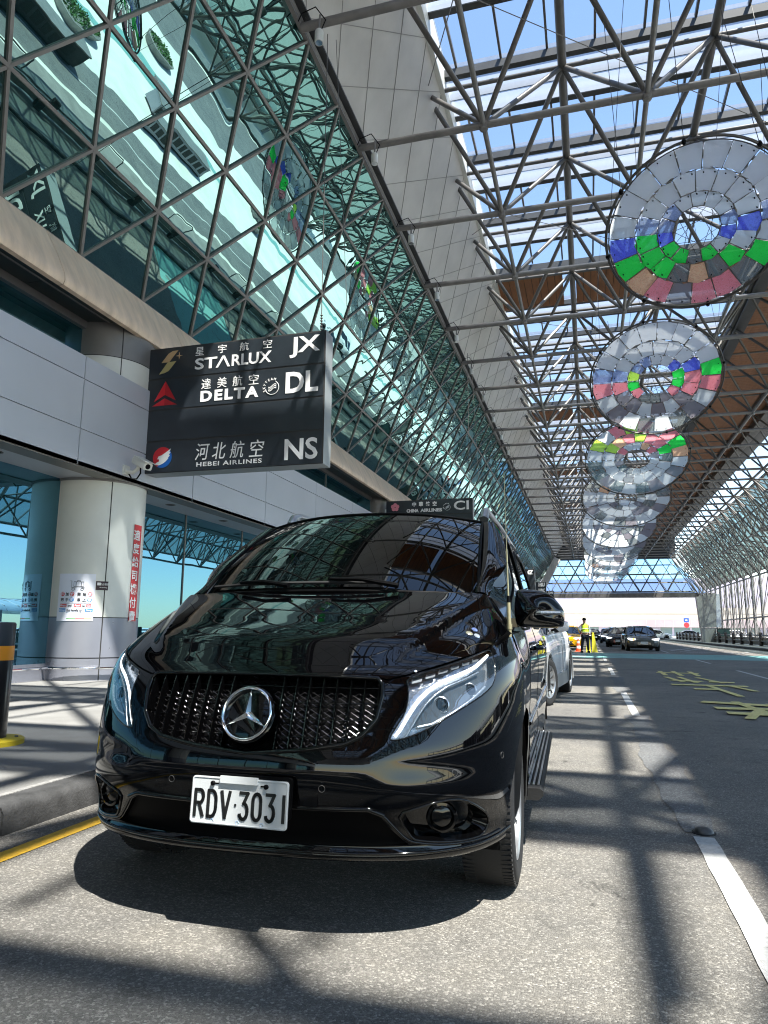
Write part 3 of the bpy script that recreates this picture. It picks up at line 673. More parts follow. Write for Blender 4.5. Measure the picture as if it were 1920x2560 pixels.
HLr=smooth([(.384,.9101),(.438,.936),(.502,.9679),(.57,1.0098),(.640,1.068),(.662,1.0597),(.660,.932),(.646,.8801),(.612,.8462),(.548,.8043),(.492,.7644),(.45,.7325),(.416,.7106),(.378,.693),(.354,.6906),(.352,.7006),(.366,.7365),(.384,.7784),(.39,.8223),(.39,.8602)],1)
INr=[(0,.4500),(.154,.4513),(.304,.4553),(.336,.4333),(.36,.3894),(.39,.3455),(.405,.330),(.304,.3236),(.152,.3196),(0,.3186)]
IN=INr+[(-x,y) for x,y in INr[::-1]][1:-1]
FGr=smooth([(.376,.4433),(.434,.4672),(.488,.4852),(.542,.4812),(.59,.4413),(.624,.4034),(.626,.3635),(.606,.3296),(.56,.3246),(.49,.3296),(.436,.3416),(.412,.3495),(.394,.3934)],1)
SH=[(0,.921),(.20,.9185),(.312,.9135),(.336,.905),(.384,.9245),(.438,.9505),(.502,.9830),(.57,1.0258),(.645,1.087),(.72,1.19),(.775,1.38),(.80,1.60),(.815,1.70)]
# wheel arch in dome space
AC=(.885,.345); AR=.392
def uinv(y,v,lo=.3,hi=1.0):
    for _ in range(30):
        m_=(lo+hi)/2
        if dome(m_,v)[1]<y: lo=m_
        else: hi=m_
    return (lo+hi)/2
ar=[]
for a_ in np.linspace(R(200),R(75),26):
    y=AC[0]+AR*math.cos(a_); z=AC[1]+AR*math.sin(a_)
    if z<.262: continue
    if y>VYC: break
    ar.append((uinv(y,z),z))
ARC=ar+[(1.0,ar[-1][1])]
lowr=[(0,.235),(.30,.235),(.55,.236),(.70,.238),(ARC[0][0]-.01,.245)]
gap=.004
half=lowr+ARC+[(1.0,1.70),(.815+gap,1.70)]+[(x+gap*.6,y-gap*2.2) for x,y in SH[::-1][1:-1]]+[(0,.921-gap*2)]
full=half[:-1]+[(0,.921-gap*2)]+[(-x,y) for x,y in half[::-1][1:]]
full=[]
for q in lowr+ARC+[(1.0,1.70),(.819,1.70)]+[(x+gap*.7,y-gap*1.6) for x,y in SH[::-1][1:-1]]+[(0,.915)]: full.append(q)
full+= [(-x,y) for x,y in full[::-1][1:-1]]
patch('front_body','vpaint',V,dome,full,[GR,HLr,mir(HLr),IN,FGr,mir(FGr)],h=.016,hv=.018,sgn=1)
hood=[(-x,y) for x,y in SH[::-1]]+SH[1:]+[]
hood=hood[::1]
patch('bonnet','vpaint',V,dome,hood,[],h=.016,hv=.018)
# inner dark shell behind openings
patch('inner_shell','black',V,dome,[(-.98,.25),(-.6,.24),(.6,.24),(.98,.25),(.98,1.68),(-.98,1.68)],[GR,HLr,mir(HLr),FGr,mir(FGr)],h=.04,off=-.02)
# grille
g_=root('radiator_grille',None,None); del g_
rim('grille_surround','gblack',V,dome,GR,.004,-.06,shrink=.01)
o=patch('grille_mesh','black',V,dome,GR,[],h=.04,off=-.055)
line('grille_frame','gblack',V,dome,GR,.0085,.003,closed=True,h=.012)
mb=MB()
# diamond mesh bars clipped to the opening
def gl(pts,r):
    P=line('',None,None,dome,pts,0,-.042,h=.03,ret=True); mb.tube([tuple(q) for q in P],r,4,False)
sp=.021
for k in range(-60,60):
    for s_ in (1,-1):
        seg=[]
        for t_ in np.linspace(0,1,61):
            v_=.63+.29*t_; u_q=k*sp*1.15+s_*(v_-.63)*1.15
            if inpoly([u_q],[v_],GR)[0]: seg.append((u_q,v_))
            elif seg: break
        if len(seg)>3: gl([seg[0],seg[-1]],.0017)
mb.build('grille_lattice',pri('mesh_gloss',(.06,.06,.065),.12,.8),V,True)
for i,k in enumerate([q for q in range(-9,10) if abs(q)>1]):
    u_q=k*.0352; vs_=[v_ for v_ in np.linspace(.62,.93,125) if inpoly([u_q],[v_],GR)[0]]
    if len(vs_)<6: continue
    va,vb=vs_[0]+.001,vs_[-1]-.001; A=[(u_q,va+(vb-va)*q/12) for q in range(13)]
    P=np.array([dome(*q) for q in A]); Nn=np.array([fnormal(dome,*map(np.float64,q)) for q in A]); mb=MB(); w=.0042
    G_=[]
    for p_,n_ in zip(P,Nn):
        G_.append([tuple(p_+n_*o_+np.array([dx,0,0])) for dx,o_ in ((-w,-.045),(-w,-.006),(-w*.4,.0),(w*.4,.0),(w,-.006),(w,-.045))])
    mb.grid(G_); mb.build('grille_slat','gblack',V,True,angle=35)
for zz_ in (.70,.76,.82,.88):
    us_=[u_q for u_q in np.linspace(-.34,.34,171) if inpoly([u_q],[zz_],GR)[0]]
    line('grille_crossbar','gblack',V,dome,[(us_[0],zz_),(us_[-1],zz_)],.0028,-.030)
# star emblem
st=root('star_emblem',None,None,(0,.012,.772)); st.parent=V; st.rotation_euler=(R(-19),0,0)
star=MB(); RM=Matrix.Rotation(R(90),4,'X')
MT['chrome2']=MT['chrome']
st_o=MB().lathe([(.100,-.005),(.1005,.004),(.0975,.012),(.094,.014),(.0895,.011),(.087,.003),(.087,-.006)],64,RM,cap=False)
bpy.data.objects.remove(st)
Mst=Matrix.Translation((0,.012,.772))@Matrix.Rotation(R(-19),4,'X')
def tb(mb,M): mb.v=[tuple(M@Vector(q)) for q in mb.v]; return mb
em=tb(st_o,Mst).build('star_emblem','chrome',V,True,angle=50)
tb(MB().lathe([(.0,-.004),(.088,-.004),(.104,-.012),(.112,-.05)],48,RM,cap=False),Mst).build('emblem_backing','gblack',em,True)
s3=MB()
for k in range(3):
    a_=R(90+120*k); tip=Vector((math.cos(a_)*.090,0,math.sin(a_)*.090)); c=Vector((0,-.016,0))
    for sgn_ in (1,-1):
        b_=a_+sgn_*R(60); v_=Vector((math.cos(b_)*.0155,0.0,math.sin(b_)*.0155)); s3.add([tip,c,v_],[(0,1,2)])
tb(s3,Mst).build('three_pointed_star','chrome',em)
# lower intake
rim('intake_surround','gblack',V,dome,IN,.002,-.06,shrink=.01)
patch('intake_backing','black',V,dome,IN,[],h=.05,off=-.06)
for zz_ in (.352,.385,.418):
    us_=[u_q for u_q in np.linspace(-.42,.42,211) if inpoly([u_q],[zz_],IN)[0]]
    line('intake_bar','black',V,dome,[(us_[0],zz_),(us_[-1],zz_)],.0048,-.03)
mb=MB()
for k in range(-18,19):
    for (za,zb) in ((.322,.35),(.355,.384),(.388,.416),(.42,.45)):
        u_q=k*.021+.004*(1 if k>0 else -1); sl_=-.010 if k>0 else .010
        A=[(u_q+sl_,zb),(u_q-sl_,za)]
        if all(inpoly([q[0]],[q[1]],IN)[0] for q in A): mb.tube([tuple(q) for q in line('',None,None,dome,A,0,-.034,ret=True)],.0022,4,False)
mb.build('intake_ribs','black',V)
MB_=line('intake_brow','gblack',V,dome,[(-.345,.440),(-.31,.461),(-.15,.4585),(0,.4585),(.15,.4585),(.31,.461),(.345,.440),],.009,.002)
for s in (1,-1):
    cv=[(s*x,y) for x,y in [(.31,.461),(.342,.441),(.368,.395),(.396,.350),(.42,.335),(.50,.318),(.60,.315),(.68,.325)]]
    line('intake_side_trim','gblack',V,dome,smooth(cv,1,False),.006,.001)
# lip spoiler ridge
line('lip_ridge','gblack',V,dome,[(-.74,.315),(-.6,.300),(-.4,.298),(0,.297),(.4,.298),(.6,.300),(.74,.315)],.006,.001)
# headlamps
DRL=[(.648,1.040),(.61,.985),(.58,.953),(.524,.922),(.478,.8981),(.446,.8682),(.42,.8323),(.402,.7944),(.388,.7585),(.374,.7226),(.364,.7050)]
for s in (1,-1):
    q=HLr if s>0 else mir(HLr); sx=lambda L:[(s*x,y) for x,y in L]
    hb=patch('headlight','reflector',V,dome,q,[],h=.02,off=-.038)
    rim('lamp_rim','black',hb,dome,q,0,-.04,shrink=.02)
    patch('lens','lens',hb,dome,q,[],h=.02,off=.001)
    line('lens_edge','gblack',hb,dome,q,.003,.0,closed=True)
    A=sx(DRL); dl_=dens(smooth(A,2,False),.02,False); A_=np.array(dl_)
    P=dome(A_[:,0],A_[:,1]); Nn=fnormal(dome,A_[:,0],A_[:,1]); tg=np.gradient(P,axis=0); tg/=np.linalg.norm(tg,axis=1,keepdims=True); sd=np.cross(Nn,tg)
    mb=MB(); wd=np.interp(np.linspace(0,1,len(P)),[0,.1,.6,1],[.0045,.0065,.0075,.006])
    mb.grid([[tuple(P[i]-Nn[i]*.012+sd[i]*wd[i]*a__+Nn[i]*(.004*(1-a__*a__))) for a__ in (-1,-.5,0,.5,1)] for i in range(len(P))]); mb.build('light_bar','drl',hb,True)
    # thin chrome second line following the bar
    line('inner_trim','reflector',hb,dome,[(x+s*.018,y-.018) for x,y in A[2:]],.004,-.016)
    # dark housing under the bar, projector, upper cells
    dk=sx([(.60,.95),(.55,.915),(.50,.89),(.465,.86),(.44,.82),(.42,.775),(.405,.735),(.46,.750),(.52,.79),(.58,.835),(.63,.88),(.64,.95)])
    dk=dk if s>0 else dk[::-1]
    patch('dark_housing','lampdark',hb,dome,dk,[],h=.03,off=-.030)
    for (uu,vv,rr_) in ((.485,.815,.030),(.575,.865,.026)):
        p_=dome(s*uu,vv); n_=fnormal(dome,np.float64(s*uu),np.float64(vv)); fwd=Vector(n_).lerp(Vector((0,-1,0)),.6).normalized(); M_=Matrix.Translation(Vector(p_)-Vector(n_)*.040)@fwd.to_track_quat('Z','Y').to_matrix().to_4x4()
        MB().lathe([(rr_,0),(rr_*1.05,.014),(rr_*.9,.017),(rr_*.87,.006)],28,M_,cap=False).build('projector_ring','reflector',hb,True)
        MB().lathe([(rr_*.88,.004),(rr_*.75,.014),(rr_*.4,.021),(.001,.023)],28,M_,cap=False).build('projector_lens','vglass',hb,True)
    line('lower_reflector_arc','reflector',hb,dome,sx([(.42,.735),(.46,.745),(.52,.785),(.58,.83),(.625,.87)]),.006,-.022)
    for k in range(6):
        uu=.41+k*.036; vv=.915+k*.0195; cell=[(uu-.012,vv-.022),(uu+.015,vv-.012),(uu+.018,vv+.006),(uu-.009,vv-.004)]; cell=sx(cell)
        patch('led_cell','cell',hb,dome,cell if s>0 else cell[::-1],[],h=.02,off=-.018); line('cell_divider','lampdark',hb,dome,[cell[0],cell[3]],.002,-.012)
    am=sx([(.625,.93),(.648,.95),(.648,.985),(.628,.965)]); patch('side_marker','amber',hb,dome,am if s>0 else am[::-1],[],h=.02,off=-.02) if s<0 else None
    # fog pocket
    q=FGr if s>0 else mir(FGr)
    rim('fog_pocket_rim','gblack',V,dome,q,.003,-.055,shrink=.16)
    patch('fog_pocket','gblack',V,dome,q,[],h=.03,off=-.05)
    line('fog_trim','gblack',V,dome,q,.0045,.002,closed=True)
    p_=dome(s*.500,.405); n_=fnormal(dome,np.float64(s*.5),np.float64(.405)); fwd=Vector(n_).lerp(Vector((0,-1,0)),.6).normalized(); M_=Matrix.Translation(Vector(p_)-Vector(n_)*.045)@fwd.to_track_quat('Z','Y').to_matrix().to_4x4()
    fl=MB().lathe([(.052,-.02),(.056,.012),(.053,.022),(.044,.024),(.041,.010)],36,M_,cap=False).build('fog_lamp','gblack',V,True)
    MB().lathe([(.042,.012),(.03,.018),(.001,.021)],30,M_,cap=False).build('fog_lens','vglass',fl,True)
    # parking sensors
    for (uu,vv) in ((.199,.527),(.516,.573),(.680,.607)):
        p_=dome(s*uu,vv); n_=Vector(fnormal(dome,np.float64(s*uu),np.float64(vv))); M_=Matrix.Translation(Vector(p_))@n_.to_track_quat('Z','Y').to_matrix().to_4x4()
        MB().lathe([(.0122,-.002),(.0122,.0012),(.0112,.0014),(.0108,.0002)],20,M_,cap=False).build('parking_sensor',pri('sensor_ring',(.06,.06,.06),.3,coat=.5) if 'sen' not in MT else MT['sen'],V,True); MT['sen']=bpy.data.materials['sensor_ring']
# number plate
pm=MB(); pl=root('p',None,None); bpy.data.objects.remove(pl)
PM=Matrix.Translation((0,-.030,.472))@Matrix.Rotation(R(-2),4,'Z')@Matrix.Rotation(R(-4),4,'X')
def rrect(w,h,r,n=5):
    out=[]
    for cx,cy,a0 in ((w-r,h-r,0),(-w+r,h-r,90),(-w+r,-h+r,180),(w-r,-h+r,270)):
        out+=[(cx+r*math.cos(R(a0+90*k/n)),cy+r*math.sin(R(a0+90*k/n))) for k in range(n+1)]
    return out
fy=lambda M:(lambda u,v,t_:M@Vector((u,t_,v)))
MB().prism(rrect(.25,.075,.008),.012,.035,fy(Matrix.Translation((.03,0,.54)))).build('plate_bracket','gblack',V,angle=40)
MB().prism(rrect(.185,.07,.012),.002,.02,fy(PM@Matrix.Translation((.012,.0,.022)))).build('plate_holder','black',V)
npl=MB().prism(rrect(.19,.08,.012),-.002,.002,fy(PM)).build('number_plate','plate',V)
L=rrect(.186,.076,.010); MB().tube([PM@Vector((x,-.0025,z)) for x,z in L],.0022,6,closed=True).build('plate_rim','plate',npl,True)
TM=PM@Matrix.Translation((0,-.0035,-.052))@Matrix.Rotation(R(90),4,'X')
# condensed embossed characters drawn as strokes
def arc(cx,cy,rx,ry,a0,a1,n=10): return [(cx+rx*math.cos(R(a0+(a1-a0)*k/n)),cy+ry*math.sin(R(a0+(a1-a0)*k/n))) for k in range(n+1)]
Hh=.082
GL={'R':[[(0,0),(0,1)],[(0,1),(.5,1)]+arc(.5,.75,.38,.25,90,-90)+[(0,.5)],[(.42,.5),(.9,0)]],
'D':[[(0,0),(0,1),(.35,1)]+arc(.35,.62,.5,.38,90,0)+arc(.35,.38,.5,.38,0,-90)+[(0,0)]],
'V':[[(0,1),(.45,0),(.9,1)]],'1':[[(.3,0),(.3,1)]],
'3':[[(.02,1),(.85,1),(.42,.60)]+arc(.42,.30,.42,.30,90,-90)+arc(.42,.22,.40,.22,-90,-165)],
'0':[arc(.42,.72,.42,.28,0,180)+arc(.42,.28,.42,.28,180,360)+[(.84,.72)]]}
xk=-.172; lay=[('R',0),('D',.053),('V',.105),('3',.178),('0',.229),('3',.280),('1',.336)]
mb=MB()
for ch,x0 in lay:
    for stx in GL[ch]:
        pts=[PM@Vector((xk+x0+px*.036,-.0035,-.054+py*Hh*1.05)) for px,py in stx]
        for a_,b_ in zip(pts,pts[1:]): 
            if (b_-a_).length>1e-5: d_=(b_-a_).normalized()*.0036; mb.bar(a_-d_,b_+d_,.0028,.0096,(0,1,0)) if False else mb.bar(a_-d_,b_+d_,.0112,.0030,PM.to_3x3()@Vector((0,1,0)))
mb.bar(PM@Vector((xk+.157,-.0035,-.010)),PM@Vector((xk+.164,-.0035,-.010)),.008,.003,PM.to_3x3()@Vector((0,1,0)))
mb.build('registration_number','ptext',npl)
mb=MB()
for x in (-.105,.105):
    M_=PM@Matrix.Translation((x,-.003,.058))@Matrix.Rotation(R(90),4,'X'); mb.lathe([(.0085,0),(.0085,.006),(.006,.009),(.001,.009)],14,M_); mb.box(x-.004 if x<0 else x-.022,x+.022 if x<0 else x+.004,-.0045,-.002,.0555,.0605,0,PM)
mb.build('plate_screws','black',npl)
MB().box(-.075,.072,-.012,-.002,.062,.086,0,PM).build('plate_clip','plate',npl)
for i,x in enumerate((-.10,.0,.095)):
    mb=MB(); mb.tube([PM@Vector((x+.007*math.cos(a_),-.0030,-.068+.007*math.sin(a_))) for a_ in np.linspace(0,2*PI,6)[:-1]],.0009,4,closed=True); mb.build('plate_bolt_cover',pri('bolt_blue',(.35,.5,.7),.4) if i==0 else bpy.data.materials['bolt_blue'],npl)
# ---- sides, roof, glass ----
def apz(y): return 1.232+(1.715-1.232)*np.clip((y-.96)/(1.80-.96),0,1)
for s in (1,-1):
    F=lambda y,z,s=s: side(s,y,z)
    def arch(c): return [(c+AR*math.cos(a_),.345+AR*math.sin(a_)) for a_ in np.linspace(R(-14),R(194),40)]
    fa=[(AC[0]+AR*math.cos(a_),AC[1]+AR*math.sin(a_)) for a_ in np.linspace(R(79),R(-14),22)]; fa=[q for q in fa if q[0]>VYC]
    out=[(.961,fa[0][1])]+fa+[(1.30,.255),(3.66,.255)]+[q for q in arch(4.085)[::-1] if q[1]>.25]+[(4.55,.27),(5.02,.30),(5.06,.9),(5.02,1.3),(4.92,1.715),(3.5,1.73),(1.80,1.715)]+[(.96+.84*k/8,float(apz(.96+.84*k/8))) for k in range(7,-1,-1)]
    w1=smooth([(1.10,1.085),(2.10,1.10),(2.10,1.62),(1.88,1.64),(1.74,1.60),(1.16,1.19)],1)
    w2=smooth([(2.22,1.10),(3.55,1.10),(3.55,1.62),(2.22,1.63)],1); w3=smooth([(3.65,1.10),(4.80,1.12),(4.72,1.60),(3.65,1.62)],1)
    patch('body_side','vpaint',V,F,out,[w1,w2,w3],h=.045,sgn=s if True else 1)
    for nm,w_ in (('front_door_window',w1),('sliding_door_window',w2),('rear_quarter_window',w3)):
        g=patch(nm,'vglass',V,F,w_,[],h=.05,off=-.004,sgn=s); line('window_seal','black',g,F,w_,.007,.001,closed=True,sgn=s)
    for pts in ([(1.02,.30),(1.02,.5),(1.28,.75),(1.26,1.06)],[(2.16,.28),(2.16,1.66)],[(3.60,.80),(3.60,1.66)],[(1.30,.29),(3.60,.29)]): line('door_gap','joint',V,F,pts,.0028,-.001,sgn=s)
    line('waist_rail','gblack',V,F,[(1.3,.62),(4.6,.62)],.010,.002,sgn=s)
    for y_ in (2.02,2.34):
        p_=F(y_,.98); MB().tube([Vector(p_)+Vector((s*q[0],q[1],0)) for q in ((0,-.09),(.035,-.07),(.042,0),(.035,.07),(0,.09))],.012,8).build('door_handle','vpaint',V,True)
    # arch lips
    for c in (AC[0],4.085):
        A=[(c+AR*math.cos(a_),.345+AR*math.sin(a_)) for a_ in np.linspace(R(-10),R(190),44)]
        ins=MB(); X0=.93; P=[[(s*(X0 if q[0]>.7 else X0-.06*(.7-q[0])/.2),q[0],q[1]),(s*.62,q[0],q[1])] for q in A]; ins.grid(P); ins.build('wheel_arch_liner','black',V,True)
    # A pillar strip
    P=[];n=14
    for k in range(n+1):
        t_=k/n; y=.96+.84*t_; z=float(apz(y)); xo=float(sidex(y,z)); A=Vector((s*xo,y,z)); B=Vector((s*(.725+(.662-.725)*t_),.955+(1.775-.955)*t_,1.262+(1.722-1.262)*t_))
        mid=(A+B)/2+Vector((s*.012,-.010,.014)); P.append([A,A.lerp(mid,.6)+Vector((s*.004,0,.003)),mid,mid.lerp(B,.5)+Vector((0,-.003,.003)),B])
    MB().grid(P).build('windscreen_pillar','vpaint',V,True,angle=80)
    # roof rail
    rr0=[(s*.655,1.98,1.775),(s*.655,2.03,1.83),(s*.655,2.14,1.862),(s*.655,3.2,1.885),(s*.655,4.5,1.87),(s*.655,4.7,1.80)]
    mb=MB(); mb.tube([Vector(q) for q in rr0],[.03,.026,.020,.018,.02,.028],10); mb.build('roof_rail','alu',V,True)
    # side step
    stp=root('x',None,None); bpy.data.objects.remove(stp)
    sb=MB().prism([(.88,.25),(.985,.25),(1.0,.265),(1.0,.285),(.985,.295),(.88,.295)],1.42,3.50,lambda u,v,t_:Vector((s*u,t_,v))).build('side_step','black',V)
    MB().prism([(.88,.24),(.98,.24),(1.003,.265),(1.003,.285),(.985,.298),(.88,.298)],1.36,1.44,lambda u,v,t_:Vector((s*u,t_,v))).build('step_end_cap','rubber',sb)
    for k in range(4): MB().box(*sorted((s*(.898+k*.024),s*(.908+k*.024))),1.45,3.48,.2955,.2995).build('step_tread','alu',sb)
    # mirror (the kerb side one is folded away in the photo)
    if s<0: continue
    mm=MB(); n=18;
    PR=[(-.135,.02),(-.125,.085),(-.10,.093),(.0,.090),(.07,.070),(.135,.0),(.140,-.03),(.135,-.075),(.12,-.088),(-.10,-.088),(-.125,-.08),(-.135,-.03)]
    PRs=smooth(PR,2); rings=[(0.0,1.0,1.0),(-.03,1.0,1.0),(-.06,.95,.95),(-.085,.85,.84),(-.105,.62,.6),(-.115,.2,.2),(-.116,.01,.01)]
    G_=[[Vector((s*(1.02+x*kx*.84-abs(dy)*.25*0),1.03+dy+ (x*.18),1.185+z*kz)) for x,z in PRs] for dy,kx,kz in rings]
    G_=[r_+[r_[0]] for r_ in G_]
    mh=mm.grid(G_).build('door_mirror','vpaint',V,True,angle=70)
    MB().add([Vector((s*(1.02+x*.93*.84),1.032+x*.18,1.185+z*.93)) for x,z in PRs],[tuple(range(len(PRs)))]).build('mirror_glass','chrome',mh)
    b=MB(); b.prism([(.80,1.10),(1.10,1.095),(1.12,1.12),(1.10,1.135),(.9,1.14),(.80,1.16)],.99,1.06,lambda u,v,t_:Vector((s*u,t_,v))); b.build('mirror_arm','gblack',mh)
    MB().tube([(s*.955,.93,1.155),(s*1.03,.905,1.165),(s*1.115,.965,1.165)],.009,8).build('mirror_indicator','reflector',mh,True)
    MB().prism([(.97,1.08),(1.20,1.08),(1.16,1.19),(.985,1.24)],.0,.012,lambda u,v,t_:Vector((s*(sidex(u,v)+t_),u,v))).build('mirror_sail','gblack',V)
# windscreen
def wsf(u,v):
    # u in -1..1, v 0..1
    u=np.asarray(u,float);v=np.asarray(v,float); a_=np.abs(u)
    xb,xt=.735,.668; x=u*(xb+(xt-xb)*v); yb=.785+.175*a_**2.6; yt=1.62+.150*a_**2.6; zb=1.262-.012*a_**2; zt=1.772-.048*a_**2.2
    bl=4*v*(1-v); return np.stack([x,yb+(yt-yb)*v-.012*bl,zb+(zt-zb)*v+.028*bl],-1)
ws=patch('windscreen','vglass',V,wsf,[(-1,0),(1,0),(1,1),(-1,1)],[],h=.08,sgn=1)
line('screen_seal','black',ws,wsf,[(-1,0),(1,0),(1,1),(-1,1)],.008,.001,closed=True)
# cowl and wipers
mb=MB(); cw=[]
for u_q in np.linspace(-.82,.82,25):
    a_=Vector(dome(u_q,1.695)); b_=Vector(wsf(u_q/.82,.02)); cw.append([a_+Vector((0,0,-.012)),a_.lerp(b_,.5)+Vector((0,0,-.03)),b_+Vector((0,0,-.004))])
mb.grid(cw); mb.build('scuttle_panel','black',V,True)
for (p0,p1,p2) in (((.52,.01),(.05,.065),(-.33,.05)),((-.22,.01),(-.62,.05),(-.88,.03))):
    A=[Vector(wsf(*q))+Vector((0,-.03,.022)) for q in (p0,p1,p2)]
    mb=MB(); mb.tube([A[0],A[0].lerp(A[1],.5)+Vector((0,-.012,.012)),A[1]],[.013,.011,.008],8); wp=mb.build('wiper','black',V,True)
    c=A[1]; B=[Vector(wsf(q,.055))+Vector((0,-.016,.010)) for q in np.linspace(p1[0]+.36,p2[0],9)]
    MB().tube(B,.0085,6).build('wiper_blade','rubber',wp,True)
# roof
def roof(u,v):
    u=np.asarray(u,float);v=np.asarray(v,float);a_=np.abs(u); y=1.62+3.28*v+(.16*(1-v)-.0)*a_**2.6
    w=herm(np.clip(v,0,1),np.array([0,.08,.2,1.]),np.array([.675,.72,.745,.735])); zc=herm(np.clip(v,0,1),np.array([0,.06,.15,.35,.8,1.]),np.array([1.772,1.80,1.828,1.862,1.86,1.82])); ze=1.722-.0*v
    return np.stack([u*w,y,ze+(zc-ze)*(1-a_**3.2)],-1)
patch('roof','vpaint',V,roof,[(-1,0),(1,0),(1,1),(-1,1)],[],h=.06,hv=.03)
mb=MB()
for s in (1,-1): mb.grid([[Vector(roof(s*1.0,v_)),Vector((s*float(sidex(1.80+3.1*v_,1.715)),1.80+3.1*v_,1.716))] for v_ in np.linspace(0,1,20)])
mb.build('roof_gutter','vpaint',V,True)
MB().prism([(-.88,.30),(.88,.30),(.90,.9),(.86,1.3),(.70,1.72),(.4,1.84),(-.4,1.84),(-.70,1.72),(-.86,1.3),(-.90,.9)],5.03,5.08,lambda u,v,t_:Vector((u,t_,v))).build('tailgate','vpaint',V)
MB().box(-.86,.86,.55,5.0,.22,.30).build('underbody','black',V)
# wheels
def wheel(parent,x,y,r,w,s,steer=0,rimr=.72,spokes=5,rimmat='alu'):
    M_=Matrix.Translation((x,y,r))@Matrix.Rotation(R(steer),4,'Z')@Matrix.Rotation(R(90)*s,4,'Y'); q=w/2
    wh=tb(MB().lathe([(r*rimr,-q*.86),(r*.86,-q),(r*.955,-q*.93),(r*.992,-q*.72),(r,-q*.4),(r,q*.4),(r*.992,q*.72),(r*.955,q*.93),(r*.86,q),(r*rimr,q*.86)],72,cap=False),M_).build('wheel','rubber',parent,True,angle=50)
    mb=MB()
    for k in range(90):
        for side_ in (1,-1):
            a_=2*PI*(k+.25*side_)/90; K=Matrix.Rotation(a_,4,'Z'); mb.box(r*.97,r*1.0015,-.0065,.0065,side_*q*.50,side_*q*.90,0,M_@K)
    for zz_ in (-.30,0,.30):
        pass
    tag(mb.build('tread_blocks','rubber',wh),kind='stuff')
    rm=tb(MB().lathe([(r*rimr,q*.80),(r*rimr*.98,q*.92),(r*rimr*.93,q*.86),(r*rimr*.90,q*.2),(r*rimr*.9,-q*.7)],48,cap=False),M_).build('rim',rimmat,wh,True,angle=40)
    mb=MB()
    for k in range(spokes):
        K=M_@Matrix.Rotation(2*PI*k/spokes,4,'Z'); R1=r*rimr*.93
        for d_ in (-.055,.055): mb.add([K@Vector(c) for c in ((.03,-.030+d_*.2,q*.52),(.03,.030+d_*.2,q*.52),(R1,.020+d_,q*.80),(R1,-.020+d_,q*.80),(.03,-.03,q*.3),(.03,.03,q*.3),(R1,.02+d_,q*.55),(R1,-.02+d_,q*.55))],[(0,1,2,3),(4,7,6,5),(0,4,5,1),(1,5,6,2),(2,6,7,3),(3,7,4,0)])
    mb.lathe([(.075,q*.3),(.075,q*.56),(.05,q*.62),(.001,q*.62)],20,M_); mb.build('spokes',rimmat,wh,False)
    tb(MB().lathe([(r*rimr*.88,-q*.1),(.001,-q*.1)],30,cap=False),M_).build('brake_disc','steel_d',wh)
    return wh
for s in (1,-1):
    wheel(V,s*.805,AC[0],.345,.225,s); wheel(V,s*.805,4.085,.345,.225,s)
# antenna on the fender
ab=Vector(dome(.735,1.20)); MB().tube([ab+Vector((.0,0,-.02)),ab+Vector((.03,-.01,.0)),ab+Vector((.045,-.005,.02))],.012,8).build('antenna_bracket','black',V,True)
a0=ab+Vector((.045,-.005,.0)); an=MB().tube([a0+Vector((0,0,z)) for z in (0,.03,.032,.055)],[.009,.009,.012,.012],12).build('antenna','antm',V,True)
tp=a0+Vector((-.012,.01,.73))
for (ta,tb_,ra,rb,mt) in ((.07,.20,.0095,.0085,'antm'),(.20,.24,.008,.007,'black'),(.24,.44,.0045,.003,'antm'),(.44,.52,.0042,.0035,'antm'),(.52,1.0,.0018,.001,'antm')):
    MB().tube([a0.lerp(tp,ta),a0.lerp(tp,tb_)],[ra,rb],10).build('antenna_section',mt,an,True)
# hologram sticker on the bonnet
for k,(uu,vv,r__,c) in enumerate(((.575,1.23,.016,(.75,.70,.5)),(.60,1.275,.014,(.35,.45,.85)),(.605,1.205,.014,(.7,.75,.8)))):
    p_=Vector(dome(uu,vv)); n_=Vector(fnormal(dome,np.float64(uu),np.float64(vv))); tb(MB().lathe([(r__,0),(r__*.8,.003),(.001,.004)],16,cap=False),Matrix.Translation(p_)@n_.to_track_quat('Z','Y').to_matrix().to_4x4()).build('bonnet_sticker',pri('sticker_foil',c,.15,.7),V,True)
